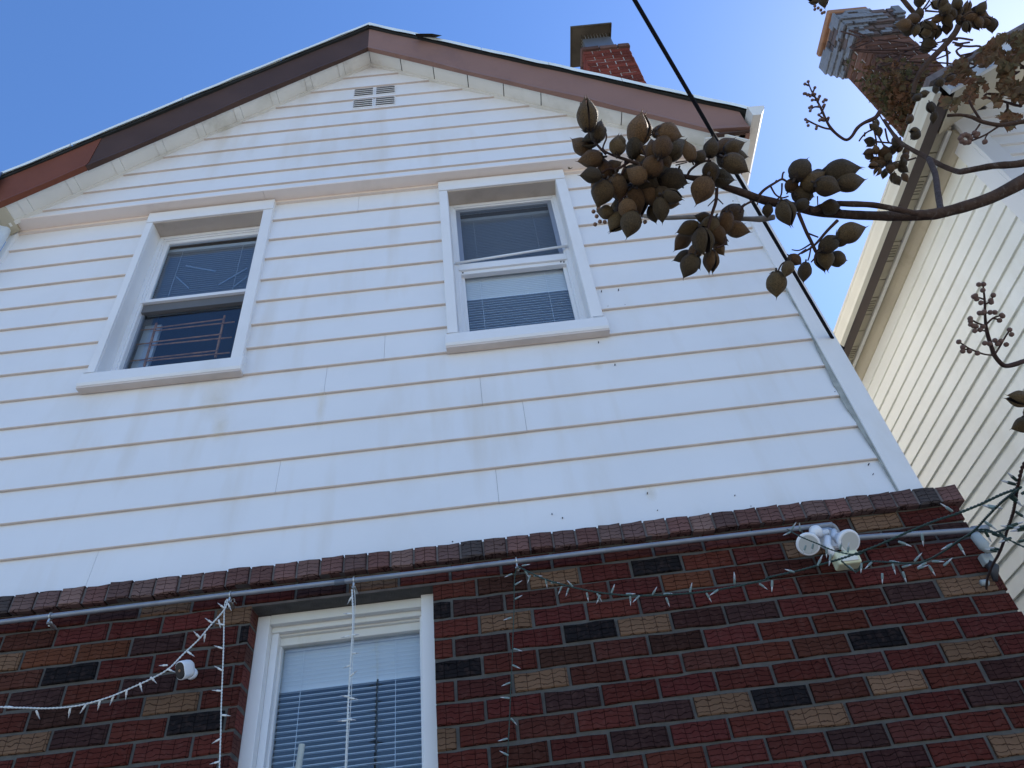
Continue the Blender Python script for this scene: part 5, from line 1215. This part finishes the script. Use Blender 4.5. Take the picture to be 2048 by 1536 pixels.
string_lights('lower dark green string lights looping over the bricks towards the house corner', pl_, [2.45, 2.42, 2.4, 2.3, 2.2, 2.15, 2.05, 1.95, 1.85, 1.75, 1.65, 1.55], M_GWIRE,
    [(*Z7b(x, y), a) for x, y, a in [(850,790,-45),(940,770,-100),(1010,765,220),(1130,760,-5),(1150,775,-80),(1215,800,20),(1220,830,-75),(1300,760,55),(1320,810,25),(1400,790,-60),(1420,760,0),(1500,790,40),(1560,640,210),(1600,640,-65),(1380,770,200),(1080,840,-95),(1780,490,-35),(1850,400,165),(1800,380,-10)]], GB, r=.0019)
pl_ = [Z7b(2080, 60), Z7b(2040, 110), Z7b(2008, 230), Z7b(1995, 300), Z7b(1975, 420), Z7b(1935, 540), Z7b(1900, 650), Z7b(1870, 720), Z7b(1830, 790), Z7b(1800, 870), Z7b(1790, 950)]
string_lights('dark strand dropping from the tree to the corner of the brick at the right', pl_, [1.5, 1.52, 1.55, 1.6, 1.7, 1.8, 1.9, 2.0, 2.1, 2.2, 2.3], M_TWIG,
    [(*Z7b(x, y), a) for x, y, a in [(2000,210,145),(1990,235,165),(1950,320,-40),(1990,420,-35),(1960,300,-50),(1860,690,170),(1880,680,165),(2030,300,30)]], DB, r=.0022)
pl_ = [Z7b(1720, 545), Z7b(1800, 545), Z7b(1900, 590), Z7b(2000, 640), Z7b(2090, 680)]
string_lights('thin dark strand running right from the end of the conduit', pl_, [1.85, 1.82, 1.78, 1.75, 1.7], M_GWIRE, [(*Z7b(x, y), a) for x, y, a in [(1780,550,-60),(1830,570,-20),(2010,625,15),(1960,600,200)]], DB, r=.0014)
pl_ = [Z7b(1740, 555), Z7b(1850, 560), Z7b(1940, 535), Z7b(2040, 525), Z7b(2110, 520)]
string_lights('dark green strand with fat sockets at the far right edge above the insulator', pl_, [1.85, 1.82, 1.7, 1.6, 1.55], M_GWIRE, [(*Z7b(x, y), a) for x, y, a in [(1970,530,170),(2060,520,185),(2060,540,190),(1950,520,20),(2045,545,0),(1880,560,-50)]], DB, r=.0016)

# ------------------------------------------------------------------ insulator bracket, service cables
ins = thing('cable_bracket', (1.87, -.1, 2.9), 'weathered grey cable knob and bracket at the right corner of the brick', 'bracket')
ZK = lambda x, y: (1860+x/6.4, 960+y/6.4)
k0, k1, k2 = on_y(*ZK(560, 690), -.17), on_y(*ZK(740, 900), -.17), on_y(*ZK(880, 905), -.17)
q = MB(); q.tube([k0, k0.lerp(k1, .1), k0.lerp(k1, .75), k1, k2], [.012, .020, .022, .014, .006], 14); q.build('knob', M_GREYPLASTIC, ins, smooth=True)
q = MB(); k3 = on_y(*ZK(740, 1010), -.13); q.box(k3.x-.022, k3.x+.02, -.14, -.105, k3.z-.022, k3.z+.022); q.build('plate', M_GREYPLASTIC, ins, bevel=.005)
q = MB(); k4 = on_y(*ZK(780, 1140), -.12); q.tube([k4+Vector((0, 0, .03)), k4+Vector((.006, -.01, 0)), k4+Vector((-.01, 0, -.05))], [.018, .022, .008], 8); q.build('rubber_boot', M_TAPE, ins, smooth=True)
q = MB(); k5 = on_y(*ZK(700, 1330), -.14); q.tube([k5+Vector((-.012, 0, .006)), k5+Vector((.014, 0, .004))], [.011, .013], 10); q.build('connector', M_GREYPLASTIC, ins, smooth=True)
q = MB()
w0 = on_y(1665, 688, .0)+Vector((.03, .02, 0)); w1 = at(1268, -2, 2.9)
w2 = w1+(w1-w0)*1.6
pth = [w0.lerp(w2, i/24)+Vector((0, 0, -.10*math.sin(math.pi*i/24)*.0)) for i in range(25)]
q.tube(pth, .0085, 8)
tag(q.build('service_cable', M_CABLE, None, smooth=True), 'straight black overhead cable crossing the sky down to the right corner of the siding', 'cable')
q = MB(); a0 = w0+Vector((0, 0, .03)); lo = [on_y(x, y, .05) for x, y in ((1667, 690), (1676, 712), (1688, 722), (1697, 737), (1700, 752), (1703, 775))]
q.tube(smooth_path(lo, 6), .006, 8); q.tube([w0+Vector((-.01, 0, .02)), w0+Vector((.02, .0, -.03))], .014, 8)
tag(q.build('cable_drip_loop', M_CABLE, None, smooth=True), 'drooping black cable loop behind the white corner board', 'cable')
